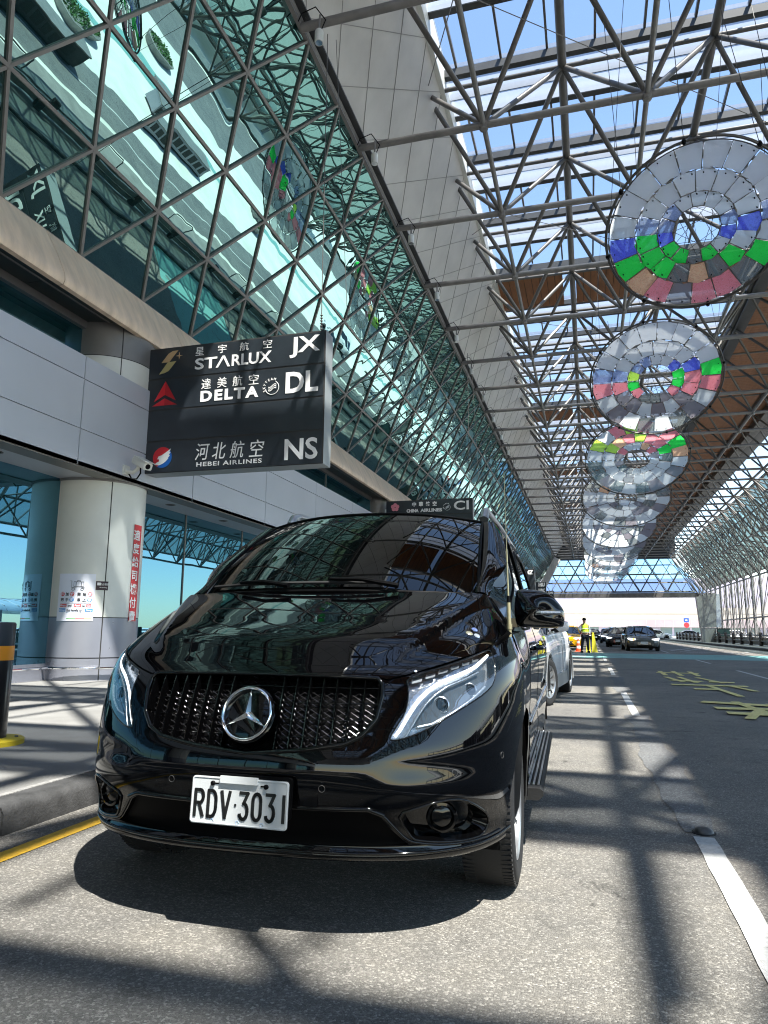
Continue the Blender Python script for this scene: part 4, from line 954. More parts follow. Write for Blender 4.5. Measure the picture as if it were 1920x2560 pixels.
# ======================= airline signs =======================
MT['signblk']=pri('sign_face_dark',(.020,.026,.034),.38,var=.25,vs=2,coat=.15)
MT['signgrey']=pri('sign_side_grey',(.33,.36,.37),.4,.3)
MT['stext']=pri('sign_white_lettering',(.86,.86,.85),.45)
MT['gold']=pri('logo_gold',(.58,.40,.22),.4,.3); MT['gold2']=pri('logo_olive_gold',(.50,.43,.20),.4,.3)
MT['red']=pri('logo_red',(.62,.02,.03),.4); MT['red2']=pri('logo_dark_red',(.42,.012,.02),.4); MT['blue']=pri('logo_blue',(.01,.12,.46),.4); MT['pink']=pri('logo_pink',(.80,.28,.34),.4)
def sgn_board(y,label,rows=4,x0=-8.26,x1=-4.50):
    t=root('airline_sign',label,'airline sign',(-6.38,y,4.03),group='airline check in signs hanging off the silver band')
    hx=(x1-x0)/2; MB().box(-hx,hx,0,.36,0,2.55).build('case','signgrey',t)
    for k in range(4):
        z=.012+k*.636; MB().box(-hx+.004,hx-.03,-.014,0.0,z,z+.60).build('sign_panel','signblk',t)
    MB().box(-hx+.002,hx-.002,-.004,-.001,0.0,2.55).build('panel_gap','joint',t)
    MB().box(-hx-.35,-hx-.002,.02,.30,.12,2.05).build('wall_bracket','signblk',t); MB().box(-hx-.06,-hx-.003,-.02,.02,.10,2.20).build('bracket_plate','white_panel',t)
    for x in (hx-.15,): 
        mb=MB(); mb.tube([(x,.12,2.55),(x-.02,.12,9.0)],.009,5); mb.build('hanging_wire','steel_d',t); mb=MB(); mb.tube([(x,.2,2.55),(x+.35,.6,3.0),(x+.1,.3,9)],.006,5); 
        for k in range(7): mb.lathe([(.02,-.01),(.028,0),(.02,.01)],8,Matrix.Translation((x,.12,2.58+.055*k)))
        mb.build('wire_knots','steel_d',t)
    return t
XR90=Matrix.Rotation(R(90),4,'X')
def TXT(t,s_,x,z,size,sx=1,bold=0,space=1,mat='stext',align='LEFT',name='lettering'):
    return text_obj(s_,name,mat,t,Matrix.Translation((x+6.38,-.018,z-4.03))@XR90,size,.004,bold,sx,align,space)
def fpoly(t,name,pts,mat,y=-.018,d=.006,ox=6.38,oz=-4.03):
    return MB().prism([(x+ox,z+oz) for x,z in pts],y-d,y,lambda u,v,t_:Vector((u,t_,v))).build(name,mat,t)
def circ(cx,cz,r,n=40,a0=0,a1=360): return [(cx+r*math.cos(R(a0+(a1-a0)*k/n)),cz+r*math.sin(R(a0+(a1-a0)*k/n))) for k in range(n if a1-a0==360 else n+1)]
def fitw(o,w):
    bb=[v.co.x for v in o.data.vertices]; k=w/max(1e-6,max(bb)-min(bb)); mn=min(bb); o.data.transform(Matrix.Translation((mn*0,0,0))@Matrix.Diagonal((k,1,1,1)).to_4x4()); mn2=min(v.co.x for v in o.data.vertices); o.data.transform(Matrix.Translation((-mn2,0,0))); return o
def fith(o,h):
    bb=[v.co.y for v in o.data.vertices]; k=h/max(1e-6,max(bb)-min(bb)); o.data.transform(Matrix.Diagonal((1,k,1,1)).to_4x4()); m2=min(v.co.y for v in o.data.vertices); o.data.transform(Matrix.Translation((0,-m2,0))); return o
def T2(t,s_,x0,x1,z0,z1,bold=0,name='lettering',mat='stext',space=1,y=None):
    o=TXT(t,s_,x0,z0,.2,1,bold,space,mat,name=name); fitw(o,x1-x0); fith(o,z1-z0); return o
def skyteam(t,cx,cz,r):
    mb=MB(); mb.tube([(x+6.38,-.022,z-4.03) for x,z in circ(cx,cz,r,24,-170,60)],.006,6); 
    for k,dz in enumerate((-.035,0,.035)): mb.tube([(cx+6.38+dx*r,-.022,cz-4.03+dz+.03*math.sin(dx*4)) for dx in np.linspace(-.55,.6,9)],.009,5)
    mb.build('alliance_logo','stext',t)
    for k,ch in enumerate('SKYTEAM'):
        a_=R(200-k*21); text_obj(ch,'alliance_lettering','stext',t,Matrix.Translation((cx+6.38+math.cos(a_)*(r+.012),-.018,cz-4.03+math.sin(a_)*(r+.012)))@XR90@Matrix.Rotation(a_-PI/2,4,'Z'),.07,.003,.001,.9,'CENTER')
t=sgn_board(11.6,'big dark hanging sign reading STARLUX JX, DELTA DL and HEBEI AIRLINES NS')
fpoly(t,'logo_blade',[(-7.97,6.27),(-7.80,6.27),(-7.61,6.50),(-7.73,6.495),(-7.82,6.45)],'gold'); fpoly(t,'logo_blade',[(-8.01,6.035),(-7.90,6.05),(-7.80,6.09),(-7.64,6.28),(-7.83,6.27)],'gold2')
fpoly(t,'logo_spark',[(-7.58+ (.075 if k%2==0 else .016)*math.cos(R(45*k)),6.385+(.075 if k%2==0 else .016)*math.sin(R(45*k))) for k in range(8)],'gold')
for ch,x in (('星',-7.13),('宇',-6.64),('航',-6.17),('空',-5.68)): T2(t,ch,x-.09,x+.09,6.345,6.515,.0)
T2(t,'ST',-7.22,-6.74,6.055,6.285,.004); fpoly(t,'lettering',[(-6.76,6.055),(-6.71,6.055),(-6.60,6.235),(-6.505,6.055),(-6.455,6.055),(-6.575,6.285),(-6.625,6.285)],'stext'); T2(t,'RLUX',-6.42,-5.59,6.055,6.285,.004)
T2(t,'JX',-5.22,-4.61,6.09,6.50,.004)
for ch,x in (('達',-6.95),('美',-6.61),('航',-6.28),('空',-5.94)): T2(t,ch,x-.10,x+.10,5.645,5.85,.0)
T2(t,'DELTA',-7.06,-5.83,5.39,5.61,.008,space=1.25); skyteam(t,-5.55,5.545,.135); T2(t,'DL',-5.28,-4.63,5.405,5.815,.006)
fpoly(t,'triangle_logo',[(-8.09,5.47),(-7.85,5.88),(-7.85,5.60)],'red'); fpoly(t,'triangle_logo',[(-7.85,5.88),(-7.60,5.47),(-7.85,5.60)],'red2'); fpoly(t,'triangle_logo',[(-8.12,5.385),(-7.85,5.53),(-7.85,5.385)],'red'); fpoly(t,'triangle_logo',[(-7.85,5.53),(-7.57,5.385),(-7.85,5.385)],'red2')
for ch,x in (('河',-6.96),('北',-6.60),('航',-6.22),('空',-5.82)):
    o=T2(t,ch,x-.135,x+.135,4.235,4.56,.0); o.data.transform(Matrix(((1,.12,0,-.02),(0,1,0,0),(0,0,1,0),(0,0,0,1))))
T2(t,'HEBEI AIRLINES',-7.07,-5.71,4.11,4.195,.003,space=1.15); T2(t,'NS',-5.26,-4.61,4.125,4.53,.004)
fpoly(t,'round_logo_blue',circ(-7.82,4.335,.205),'blue',-.018,.004); fpoly(t,'round_logo_red',circ(-7.82,4.335,.206,30,45,240),'red',-.021,.004)
W_=[(-7.93,4.30),(-7.90,4.36),(-7.84,4.375),(-7.76,4.42),(-7.64,4.50),(-7.67,4.43),(-7.64,4.43),(-7.68,4.37),(-7.65,4.37),(-7.70,4.31),(-7.68,4.31),(-7.74,4.25),(-7.80,4.21),(-7.88,4.18),(-7.99,4.20),(-7.93,4.24),(-7.88,4.26),(-7.90,4.31)]
fpoly(t,'wing_emblem',W_,'stext',-.026,.003)
t=sgn_board(28.95,'second hanging sign down the terminal, its top row with a red flower, AIRLINES and CI')
T2(t,'CI',-5.30,-4.66,6.09,6.48,.004); T2(t,'AIRLINES',-6.75,-5.80,6.05,6.2,.010); T2(t,'CHINA',-7.35,-6.82,6.05,6.2,.010); skyteam(t,-5.58,6.22,.13)
for ch,x in (('中',-7.02),('華',-6.72),('航',-6.42),('空',-6.12)): T2(t,ch,x-.09,x+.09,6.30,6.50,.006)
for k in range(5): fpoly(t,'flower_petal',[(-7.86+.11*math.cos(R(90+72*k))+.085*math.cos(R(q)),6.30+.10*math.sin(R(90+72*k))+.085*math.sin(R(q))) for q in range(0,360,24)],'pink',-.018-.002*k,.004)
t=sgn_board(46.8,'third hanging sign down the terminal, hidden behind the van roof')
T2(t,'BR',-5.30,-4.66,6.09,6.48,.006)
t=sgn_board(64.2,'fourth hanging sign down the terminal, ending in a Z beside the van windows'); T2(t,'NZ',-5.30,-4.62,6.09,6.48,.012)
t=sgn_board(81.6,'fifth hanging sign down the terminal, reading HU above the door mirror'); T2(t,'HU',-5.36,-4.62,6.06,6.50,.018); T2(t,'UX',-5.36,-4.62,5.42,5.84,.018)
t=sgn_board(99.5,'farthest hanging sign, its top row ending in an H'); T2(t,'JH',-5.36,-4.62,6.06,6.50,.018)
# ======================= disc sculptures =======================
def m_film(name,col,tr=.45,gl=.35,em=0):
    m,n,o=NM(name); d=nd(n,'ShaderNodeBsdfTranslucent'); co=coord(n)
    g=nd(n,'ShaderNodeBsdfGlossy'); g.inputs['Roughness'].default_value=.12; df=nd(n,'ShaderNodeBsdfDiffuse')
    v=nd(n,'ShaderNodeTexVoronoi'); v.inputs['Scale'].default_value=60; n.links.new(co,v.inputs['Vector']); sp=nd(n,'ShaderNodeSeparateColor'); n.links.new(v.outputs['Color'],sp.inputs[0])
    c=mixc(n,1,col,ramp(n,sp.outputs[0],[(0,.95),(1,1.35)]),'MULTIPLY') if em else col
    for q in (d,df): sv(n,q.inputs[0],c)
    sv(n,g.inputs[0],tuple(.5+.5*x for x in col)); tp=nd(n,'ShaderNodeBsdfTransparent'); sv(n,tp.inputs[0],(.80,.86,.86))
    m1=nd(n,'ShaderNodeMixShader'); m1.inputs[0].default_value=.18; n.links.new(d.outputs[0],m1.inputs[1]); n.links.new(df.outputs[0],m1.inputs[2])
    m2=nd(n,'ShaderNodeMixShader'); m2.inputs[0].default_value=tr; n.links.new(m1.outputs[0],m2.inputs[1]); n.links.new(tp.outputs[0],m2.inputs[2])
    m3=nd(n,'ShaderNodeMixShader'); m3.inputs[0].default_value=gl; n.links.new(m2.outputs[0],m3.inputs[1]); n.links.new(g.outputs[0],m3.inputs[2]); n.links.new(m3.outputs[0],o.inputs[0]); return m
FM={'clear':m_film('film_frosted',(.94,.99,1.0),.10,.14),'pale':m_film('film_pale',(.98,.99,.99),.03,.12),'smoke':m_film('film_smoke',(.42,.47,.47),.45,.4),'mauve':m_film('film_mauve',(.52,.48,.54),.35,.4),
'blue':m_film('film_blue',(.14,.18,1.0),.10,.05,1),'lblue':m_film('film_light_blue',(.42,.55,.98),.3,.2,1),'cyan':m_film('film_cyan',(.04,.9,1.0),.05,.05,1),'green':m_film('film_green',(.04,1.0,.12),.04,.04,1),'lime':m_film('film_lime',(.62,1.0,.12),.05,.05,1),'red':m_film('film_rose',(1.0,.30,.34),.06,.05,1),'orange':m_film('film_orange',(1.0,.58,.34),.06,.05,1)}  # diffraction sheen painted in as fixed film colours, chosen by panel height
FK=list(FM); MT['wire']=pri('cable',(.05,.05,.05),.5); MT['ring']=pri('ring_steel',(.10,.095,.09),.4,.5)
ordn=['nearest and highest looking','second','third','fourth','fifth','sixth','seventh','eighth','last and farthest']
DS=[(2.33,14.0,8.95,3.42,54),(2.45,24.26,9.46,4.22,46),(2.48,34.85,9.25,4.75,54),(2.51,46.0,9.4,5.4,56),(2.55,58.2,9.5,5.8,56),(2.55,70,9.55,6,56),(2.6,81.3,9.55,6,56),(2.6,92.6,9.55,6,56),(2.6,103.5,9.55,6,56)]
dr=random.Random(21)
for i,(x,y,z,Dm,th) in enumerate(DS):
    t=root('hanging_disc','%s of the iridescent ring discs hanging in a row over the road'%(['nearest and biggest looking','second nearest','third nearest','fourth','fifth','sixth','seventh','eighth','farthest'][i]),'hanging disc',(x,y,z),group='iridescent discs hung over the road')
    Rd=Dm/2; a_=R(th); ex_=Vector((1,0,0)); ey_=Vector((0,-math.sin(a_),math.cos(a_))); nz_=ex_.cross(ey_)
    P=lambda r,ang,h=0: ex_*(r*math.cos(ang))+ey_*(r*math.sin(ang))+nz_*h
    MB().tube([P(Rd,2*PI*k/64) for k in range(64)],.028,8,closed=True).build('outer_ring','ring',t,True)
    MB().tube([P(Rd*.97,2*PI*k/64,.05) for k in range(64)],.012,6,closed=True).build('inner_hoop','ring',t,True)
    rad=[.255,.42,.66,.965]; cnt=[14,17,20]
    for q in range(3):
        n_=cnt[q] if i<5 else cnt[q]-4
        for k in range(n_):
            g_=.012; a0=2*PI*(k+.5*(q%2))/n_+dr.uniform(-.03,.03)*(q<2)*0; a1=a0+2*PI/n_
            zig=lambda b_,lv: 1+(.05 if int(round((b_)/(2*PI/n_)*2))%2 else -.03)*(lv in (1,2))
            r0,r1=rad[q]*Rd,rad[q+1]*Rd; am=(a0+a1)/2; ww=.035
            o_=[P(r0*1.02,a0+g_/rad[q]*.6),P(r0*(1.04 if q else 1),am),P(r0*1.02,a1-g_/rad[q]*.6),P(r1*.985,a1-g_*.6),P(r1*(1.035 if q<2 else 1.0),am),P(r1*.985,a0+g_*.6)]
            tl=nz_*dr.uniform(-.03,.03); o_=[v_+tl*(.6+j*.1) for j,v_ in enumerate(o_)]
            hgt=((r0+r1)/2*math.sin(am))/Rd; e=hgt+dr.uniform(-.07,.07)
            w_=abs(math.cos(am))
            if i==0: e+=.10*abs(math.cos(am)); mat='pale' if e>.36 else 'clear' if e>.26 else ('lblue' if e>.16 else 'blue' if e>-.02 else dr.choice(['cyan','green','clear']) if e>-.12 else dr.choice(['green','green','clear']) if e>-.34 else dr.choice(['lime','green','clear','smoke']) if e>-.46 else dr.choice(['red','orange','mauve','red','smoke']))
            elif i==1: mat='pale' if e>.30 else ('lblue' if math.cos(am)<0 else 'blue') if e>.12 else (('green' if math.cos(am)>-.3 else dr.choice(['green','lime'])) if e>-.06 else dr.choice(['red','orange','red']) if e>-.26 else dr.choice(['mauve','smoke','clear']) if e>-.42 else dr.choice(['smoke','mauve','clear']))
            elif i==2: mat=dr.choice(['clear','red','lime']) if e>.5 else dr.choice(['green','lime','red','orange','clear']) if e>.12 else dr.choice(['red','mauve','clear']) if e>0 else dr.choice(['smoke','mauve','clear','clear'])
            else: mat=dr.choice(['clear','clear','clear','mauve','smoke']) if dr.random()>.02 else 'orange'
            mb=MB(); mb.add(o_,[(0,1,2,3,4,5)]); ob=mb.build('film_panel',FM[mat] ,t)
            if i<3:
                pass
    if i<5:
        mb=MB()
        for q in range(3):
            n_=cnt[q]
            for k in range(n_):
                a0=2*PI*(k+.5*(q%2))/n_; r0,r1=rad[q]*Rd,rad[q+1]*Rd; mb.tube([P(r0,a0,-.02),P(r1,a0,-.02)],.009,4,False)
            mb.tube([P(rad[q]*Rd*(1.0 if k%2 else 1.03),PI*k/n_+PI*.5*(q%2)/n_*2,-.02) for k in range(2*n_)],.010,4,closed=True)
        mb.build('wire_frame','ring',t)
        mb=MB()
        for q in (1,2,3):
            for k in range(cnt[q-1]*2):
                mb.lathe([(.014,-.035),(.014,.01)],6,Matrix.Translation(P(rad[q]*Rd*.955,2*PI*(k+.3)/(cnt[q-1]*2)))@nz_.to_track_quat('Z','Y').to_matrix().to_4x4())
        tag(mb.build('panel_clips','black',t),kind='stuff')
    for k in range(8):
        a0=2*PI*k/8+.2; MB().lathe([(.03,-.05),(.05,0),(.03,.05)],8,Matrix.Translation(P(Rd,a0))).build('cable_clamp','black',t) if i<4 else None
        if k%2==0 or i<3:
            p0=P(Rd,a0); q_=p0+Vector((dr.uniform(-.8,.8),dr.uniform(-.8,.8),0)); q_.z=ZB-z+(0 if k%2 else 2.4); MB().tube([p0,q_],.007 if i<2 else .012,4,False).build('hanging_cable','wire',t)
    mb=MB()
    for k in range(10 if i<3 else 4): a0=2*PI*k/10; mb.tube([P(Rd*.255,a0),P(Rd*.255,a0+2.2,.25),P(Rd*.25,a0+2.9)],.006,4,False)
    mb.build('centre_wires','wire',t)
# ======================= small fixtures =======================
nm=['nearest','second','third','fourth','fifth','sixth','seventh','eighth','ninth','tenth','eleventh','twelfth','thirteenth','fourteenth']
for i in range(14):
    y=11.15+MOD*i
    t=root('spotlight','%s white spotlight hanging along the top edge of the diamond glass'%nm[i],'spotlight',(-4.62,y,12.3),group='small white spotlights along the glass edge')
    M_=Matrix.Translation((0,0,0)); MB().lathe([(.085,0),(.085,.24),(.07,.27),(.02,.28)],18,M_).build('lamp_body','white_panel',t,True); MB().lathe([(.07,-.002),(.04,.02)],16,M_).build('lamp_glass','chrome',t,True)
    MB().tube([(0,0,.27),(0,0,.45),(0.01,0,.62)],.022,8).build('stem','steel',t,True); MB().tube([(.03,0,.25),(.12,.02,.5),(-.1,.02,.85),(-.38,0,.76),(-.45,0,.60)],.012,6).build('power_cable','black',t,True)
# surveillance camera on the band
t=root('surveillance_camera','white surveillance camera bracketed to the silver band beside the sign','security camera',(-8.2,11.0,4.0))
MB().prism([(-.09,-.09),(.09,-.09),(.09,.09),(-.09,.09)],0,.03,lambda u,v,t_:Vector((t_,u,v-.03))).build('wall_plate','white_panel',t)
MB().tube([(.03,0,-.05),(.16,0,-.08),(.26,0,-.02),(.28,0,.06)],[.045,.035,.035,.04],12).build('bracket_arm','white_panel',t,True)
Mc=Matrix.Translation((.30,-.02,.10))@Matrix.Rotation(R(-25),4,'Z')@Matrix.Rotation(R(24),4,'Y')
b=MB().prism([(-.07,-.055),(.07,-.055),(.085,-.03),(.085,.05),(.065,.085),(-.065,.085),(-.085,.05),(-.085,-.03)],-.12,.34,lambda u,v,t_:Mc@Vector((t_,u,v))); hs=b.build('housing','white_panel',t)
MB().prism([(-.09,.088),(.09,.088),(.09,.098),(-.09,.098)],-.1,.38,lambda u,v,t_:Mc@Vector((t_,u,v))).build('sun_shield','white_panel',t); tb(MB().lathe([(.05,0),(.03,.004)],14,Matrix.Translation((.34,0,.01))@Matrix.Rotation(R(90),4,'Y')),Mc).build('lens','black',hs)
MB().tube([(.05,0,-.05),(.12,.03,-.19),(.24,.02,-.20),(.33,0,-.10),(.32,0,.04)],.014,8).build('cable','black',t,True)
# curved things on the column
def onc(a_,z,r=CR+.006): return Vector((CX+r*math.cos(R(a_)),11.48+r*math.sin(R(a_)),z))
def curved(name,mat,parent,a0,a1,z0,z1,r=CR+.006,n=16,sub=None):
    o=Vector(parent.location) if parent else Vector(); P=[[onc(a0+(a1-a0)*k/n,z,r)-o for z in (z0,z1)] for k in range(n+1)]; P2=[[onc(a0+(a1-a0)*k/n,z,r-.004)-o for z in (z0,z1)] for k in range(n+1)]
    mb=MB().grid(P); mb.grid(P2,0,True); return mb.build(name,mat,parent,True)
def onct(t,txt,a_,z,size,mat,r=CR+.010,bold=0,sx=1,vert=None):
    o=Vector(t.location); p=onc(a_,z,r)-o; M_=Matrix.Translation(p)@Matrix.Rotation(R(a_+90),4,'Z')@XR90; return text_obj(txt,'lettering',mat,t,M_,size,.0015,bold,sx,'CENTER')
MT['poster']=pri('poster_paper',(.74,.77,.88),.35,coat=.3); MT['ink']=pri('poster_ink',(.03,.03,.035),.5); MT['pred']=pri('poster_red',(.62,.10,.10),.5); MT['pblue']=pri('poster_blue',(.05,.26,.60),.5)
t=root('trolley_poster','white poster with a luggage trolley drawing and red and blue words on the column','poster',tuple(onc(-71,1.18)))
curved('sheet','poster',t,-92,-49,1.19,2.03)
pa=lambda fx:-92+43*fx
def pdisc(fx,z,r,mat): 
    p=onc(pa(fx),z,CR+.008)-Vector(t.location); M_=Matrix.Translation(p)@Matrix.Rotation(R(pa(fx)+90),4,'Z')@XR90; mb=MB().lathe([(r,0),(r,.001)],24,M_); mb.build('coloured_spot',mat,t)
for fx,ch,mt in ((.14,'壓','pred'),(.28,'加',None),(.41,'推','pred'),(.60,'開',None),(.74,'始',None),(.88,'走','pred')):
    if mt: pdisc(fx,1.665,.040,mt)
    onct(t,ch,pa(fx),1.640,.064,'poster' if mt else 'ink',CR+.011,.0015)
for fx,ch,mt in ((.14,'把',None),(.28,'手',None),(.41,'放','pblue'),(.60,'馬',None),(.74,'上',None),(.88,'停','pblue')):
    if mt: pdisc(fx,1.565,.040,mt)
    onct(t,ch,pa(fx),1.540,.064,'poster' if mt else 'ink',CR+.011,.0015)
curved('rule','ink',t,pa(.08),pa(.95),1.500,1.504,CR+.008)
for fx,w,ch,mt,zz_ in ((.18,.20,'Press','pred',1.445),(.37,0,'and',None,1.445),(.58,.20,'Push','pred',1.445),(.74,0,'to',None,1.445),(.87,.13,'Go','pred',1.445),(.16,.20,'Drop','pblue',1.365),(.50,0,'the handle to',None,1.365),(.88,.20,'Stop','pblue',1.365)):
    if mt: curved('word_badge',mt,t,pa(fx-w/2),pa(fx+w/2),zz_-.012,zz_+.045,CR+.008,6)
    onct(t,ch,pa(fx),zz_,.050,'poster' if mt else 'ink',CR+.011,.001)
curved('colour_rule',pri('poster_green',(.15,.40,.12),.5),t,pa(.30),pa(.55),1.225,1.238,CR+.008,6); curved('colour_rule','pred',t,pa(.55),pa(.78),1.225,1.238,CR+.008,6); curved('colour_rule',pri('poster_yellow',(.6,.5,.1),.5),t,pa(.78),pa(.96),1.225,1.238,CR+.008,6)
mb=MB(); o_=Vector(t.location); Q=lambda fx,z:onc(pa(fx),z,CR+.010)-o_
for L_q,cl in (([(.34,1.90),(.38,1.90),(.385,1.78),(.74,1.78)],0),([(.44,1.80),(.44,1.885),(.70,1.885),(.70,1.80)],1),([(.50,1.80),(.50,1.885)],0),([(.64,1.80),(.64,1.885)],0),([(.53,1.885),(.53,1.905),(.61,1.905),(.61,1.885)],0)): mb.tube([Q(*q) for q in L_q],.0045,5,closed=bool(cl))
for fx in (.43,.67): mb.tube([Q(fx+.040*math.cos(q),1.752+.020*math.sin(q)) for q in np.linspace(0,2*PI,13)[:-1]],.004,5,closed=True)
mb.build('trolley_drawing','ink',t)
t=root('no_smoking_plate','small dark no smoking plate beside the trolley poster','plaque',tuple(onc(-42,1.75)))
curved('plate',pri('plate_maroon',(.035,.012,.018),.4),t,-48.5,-34.5,1.745,1.905); curved('pictogram','stext',t,-47,-43,1.83,1.88,CR+.008,4); onct(t,'禁止吸菸',-39,1.835,.045,'stext',CR+.010); onct(t,'No smoking',-40,1.785,.026,'stext',CR+.010)
t=root('red_banner','narrow red vertical banner of white characters down the edge of the column','banner',tuple(onc(5,1.2)))
curved('cloth','red',t,-3.0,14,1.20,3.02,CR+.010)
for k,ch in enumerate('適度給司機付費'): onct(t,ch,2.5,2.74-k*.255,.21,'stext',CR+.016,.003)
# bollard at the left edge
t=root('bollard','black bollard with an orange reflective band and yellow foot at the left edge','bollard',(-4.68,4.78,.15))
MB().lathe([(.135,0),(.135,.95),(.125,.965),(.02,.97)],40).build('post',pri('bollard_black',(.022,.02,.02),.3,.2,coat=.4),t,True,angle=40)
MB().lathe([(.1365,.66),(.1365,.775)],40,cap=False).build('reflective_band',pri('band_orange',(.85,.33,.03),.4,emis=(1,.4,.05),es=0),t,True)
MB().lathe([(.27,.0),(.27,.035),(.255,.045),(.15,.05)],40).build('foot_flange',pri('flange_yellow',(.75,.55,.03),.5),t,True,angle=40)
mb=MB()
for k in range(4): mb.lathe([(.015,.045),(.015,.06)],6,Matrix.Translation((.21*math.cos(k*PI/2+.6),.21*math.sin(k*PI/2+.6),0)))
mb.build('bolts','steel',t)
# ======================= generic vehicles =======================
MT['cglass']=pri('car_glass',(.002,.003,.004),.02,spec=.7,coat=1)
def interp(tab,y): return float(np.interp(y,[q[0] for q in tab],[q[1] for q in tab]))
def vehicle(name,label,cat,loc,rz,paint,L=4.5,Wd=1.8,bel=None,hw=None,roofp=None,wr_=.33,axles=(.85,3.5),clad=None,light='lens',taxi=None,group=None,plate=True,steer=0,lights=True,ind=False):
    t=root(name,label,cat,loc,R(rz),group); hwid=Wd/2
    bel=bel or [(0,.62),(.15,.74),(.5,.80),(1.25,.93),(1.6,.98),(3.7,1.02),(4.3,.98),(L,.80)]
    roofp=roofp or [(1.25,.93),(1.95,1.38),(2.6,1.45),(3.3,1.42),(4.0,1.05)]
    hw=hw or [(0,.62),(.12,.84),(.45,.96),(1.2,1.0),(3.5,1.0),(4.2,.95),(L,.78)]
    ys=sorted(set([0,.04,.12,.25,.45,.7]+list(np.arange(1.0,L-.3,.3))+[L-.25,L-.1,L]))
    G_=[]
    for y in ys:
        w=hwid*interp(hw,y); b_=interp(bel,y); zb=.20+.10*ss(.5,0,y)+.12*float(ss(L-.5,L,y))
        half=[(0,zb),(w*.80,zb),(w*.93,zb+.03),(w*.985,zb+.16),(w,(zb+b_)/2),(w*.99,b_-.16),(w*.95,b_-.04),(w*.86,b_+.0),(w*.5,b_+.035),(0,b_+.05)]
        G_.append([Vector((x,y,z)) for x,z in half]+[Vector((-x,y,z)) for x,z in half[::-1][1:-1]]); G_[-1].append(G_[-1][0])
    mb=MB().grid(G_); mb.add(G_[0][:-1],[tuple(range(len(G_[0])-1))]); mb.add(G_[-1][:-1],[tuple(range(len(G_[0])-1))]); mb.build('body',paint,t,True,angle=50)
    r0,r1=roofp[0][0],roofp[-1][0]; yr=sorted(set(list(np.linspace(r0,r1,18))+[q[0] for q in roofp])); P=[];Rf=[];mb=MB()
    zmax=max(q[1] for q in roofp)
    def sec(y,top,e=0):
        w=hwid*interp(hw,y); b_=interp(bel,y)-.03; k=(top-b_)/(zmax-b_); wt=w*(.93-.17*k)+e; return [Vector((x,y,z)) for x,z in ((w*.93+e,b_),(w*.93-(w*.93-wt)*.5+.012,b_+(top-b_)*.5),(wt,top-.06*k),(wt*.90,top-.012),(wt*.5,top+.006),(0,top+.012+e))]
    P=[sec(y,max(interp(roofp,y),interp(bel,y)-.02)) for y in yr]; P=[a__+[Vector((-v_.x,v_.y,v_.z)) for v_ in a__[::-1][1:]] for a__ in P]
    MB().grid(P).build('windows','cglass',t,True,angle=60)
    # painted roof skin and pillars
    rs=[y for y in yr if interp(roofp,y)>zmax-.13]; Q=[]
    for y in rs:
        s_q=sec(y,interp(roofp,y),.006)[2:]; Q.append([v_+Vector((0,0,.008)) for v_ in s_q]+[Vector((-v_.x,v_.y,v_.z+.008)) for v_ in s_q[::-1][1:]])
    if len(Q)>1: MB().grid(Q).build('roof',paint,t,True,angle=60)
    for s in (1,-1):
        A=[sec(y,interp(roofp,y),.004)[2] for y in yr if interp(roofp,y)>interp(bel,y)]; A=[Vector((v_.x*s,v_.y,v_.z)) for v_ in A]; MB().tube(A,.028,6).build('pillar_rail',paint,t,True)
        ym=(axles[0]+axles[1])/2+.15; s1=sec(ym,interp(roofp,ym),.006); MB().tube([Vector((v_.x*s,v_.y,v_.z)) for v_ in s1[:3]],.03,4).build('middle_pillar','black',t)
        # mirror
        w=hwid*interp(hw,r0+.35); zz_=interp(bel,r0+.35)+.02; mb=MB(); mb.lathe([(.001,-.10),(.05,-.095),(.075,-.05),(.08,.03),(.07,.09),(.001,.11)],14,Matrix.Translation((s*(w+.12),r0+.38,zz_+.07))@Matrix.Rotation(R(90),4,'Y')@Matrix.Diagonal((1,.8,1,1))); m_=mb.build('door_mirror',paint,t,True); MB().tube([(s*w*.94,r0+.38,zz_),(s*(w+.06),r0+.38,zz_+.03)],.02,6).build('mirror_stalk','black',m_)
        for k in (.38,.75):
            yd=r0+ (r1-r0)*k; w2=hwid*interp(hw,yd); MB().tube([(s*(w2*1.0),yd-.09,interp(bel,yd)-.12),(s*(w2+.035),yd,interp(bel,yd)-.12),(s*(w2*1.0),yd+.09,interp(bel,yd)-.12)],.012,6).build('door_handle',paint,t,True)
            MB().tube([(s*(w2*1.001),yd+.14,.36),(s*w2*1.004,yd+.14,.6),(s*(w2*.99+.002),yd+.14,interp(bel,yd)-.16)],.004,4).build('door_gap','joint',t)
        for ya in axles:
            w2=hwid*interp(hw,ya); mb=MB(); A=[(ya+wr_*1.13*math.cos(q),wr_+wr_*1.13*math.sin(q)) for q in np.linspace(-.35,PI+.35,24)]
            mb.prism(A,w2-.10,w2+.006,lambda u,v,t_,s=s:Vector((s*t_,u,v))); mb.build('wheel_arch','black',t)
            A2=[Vector((s*(w2+.004),ya+wr_*1.2*math.cos(q),wr_+wr_*1.2*math.sin(q))) for q in np.linspace(-.3,PI+.3,24)]; MB().tube(A2,wr_*.075,6).build('arch_trim',clad or paint,t,True)
            wheel(t,s*(w2-.085),ya,wr_,.21,s,steer if ya==axles[0] else 0,.70,10)
        if clad: MB().prism([(axles[0]+wr_*1.2,.20),(axles[1]-wr_*1.2,.20),(axles[1]-wr_*1.2,.42),(axles[0]+wr_*1.2,.40)],hwid*.96,hwid*1.012,lambda u,v,t_,s=s:Vector((s*t_,u,v))).build('sill_cladding',clad,t)
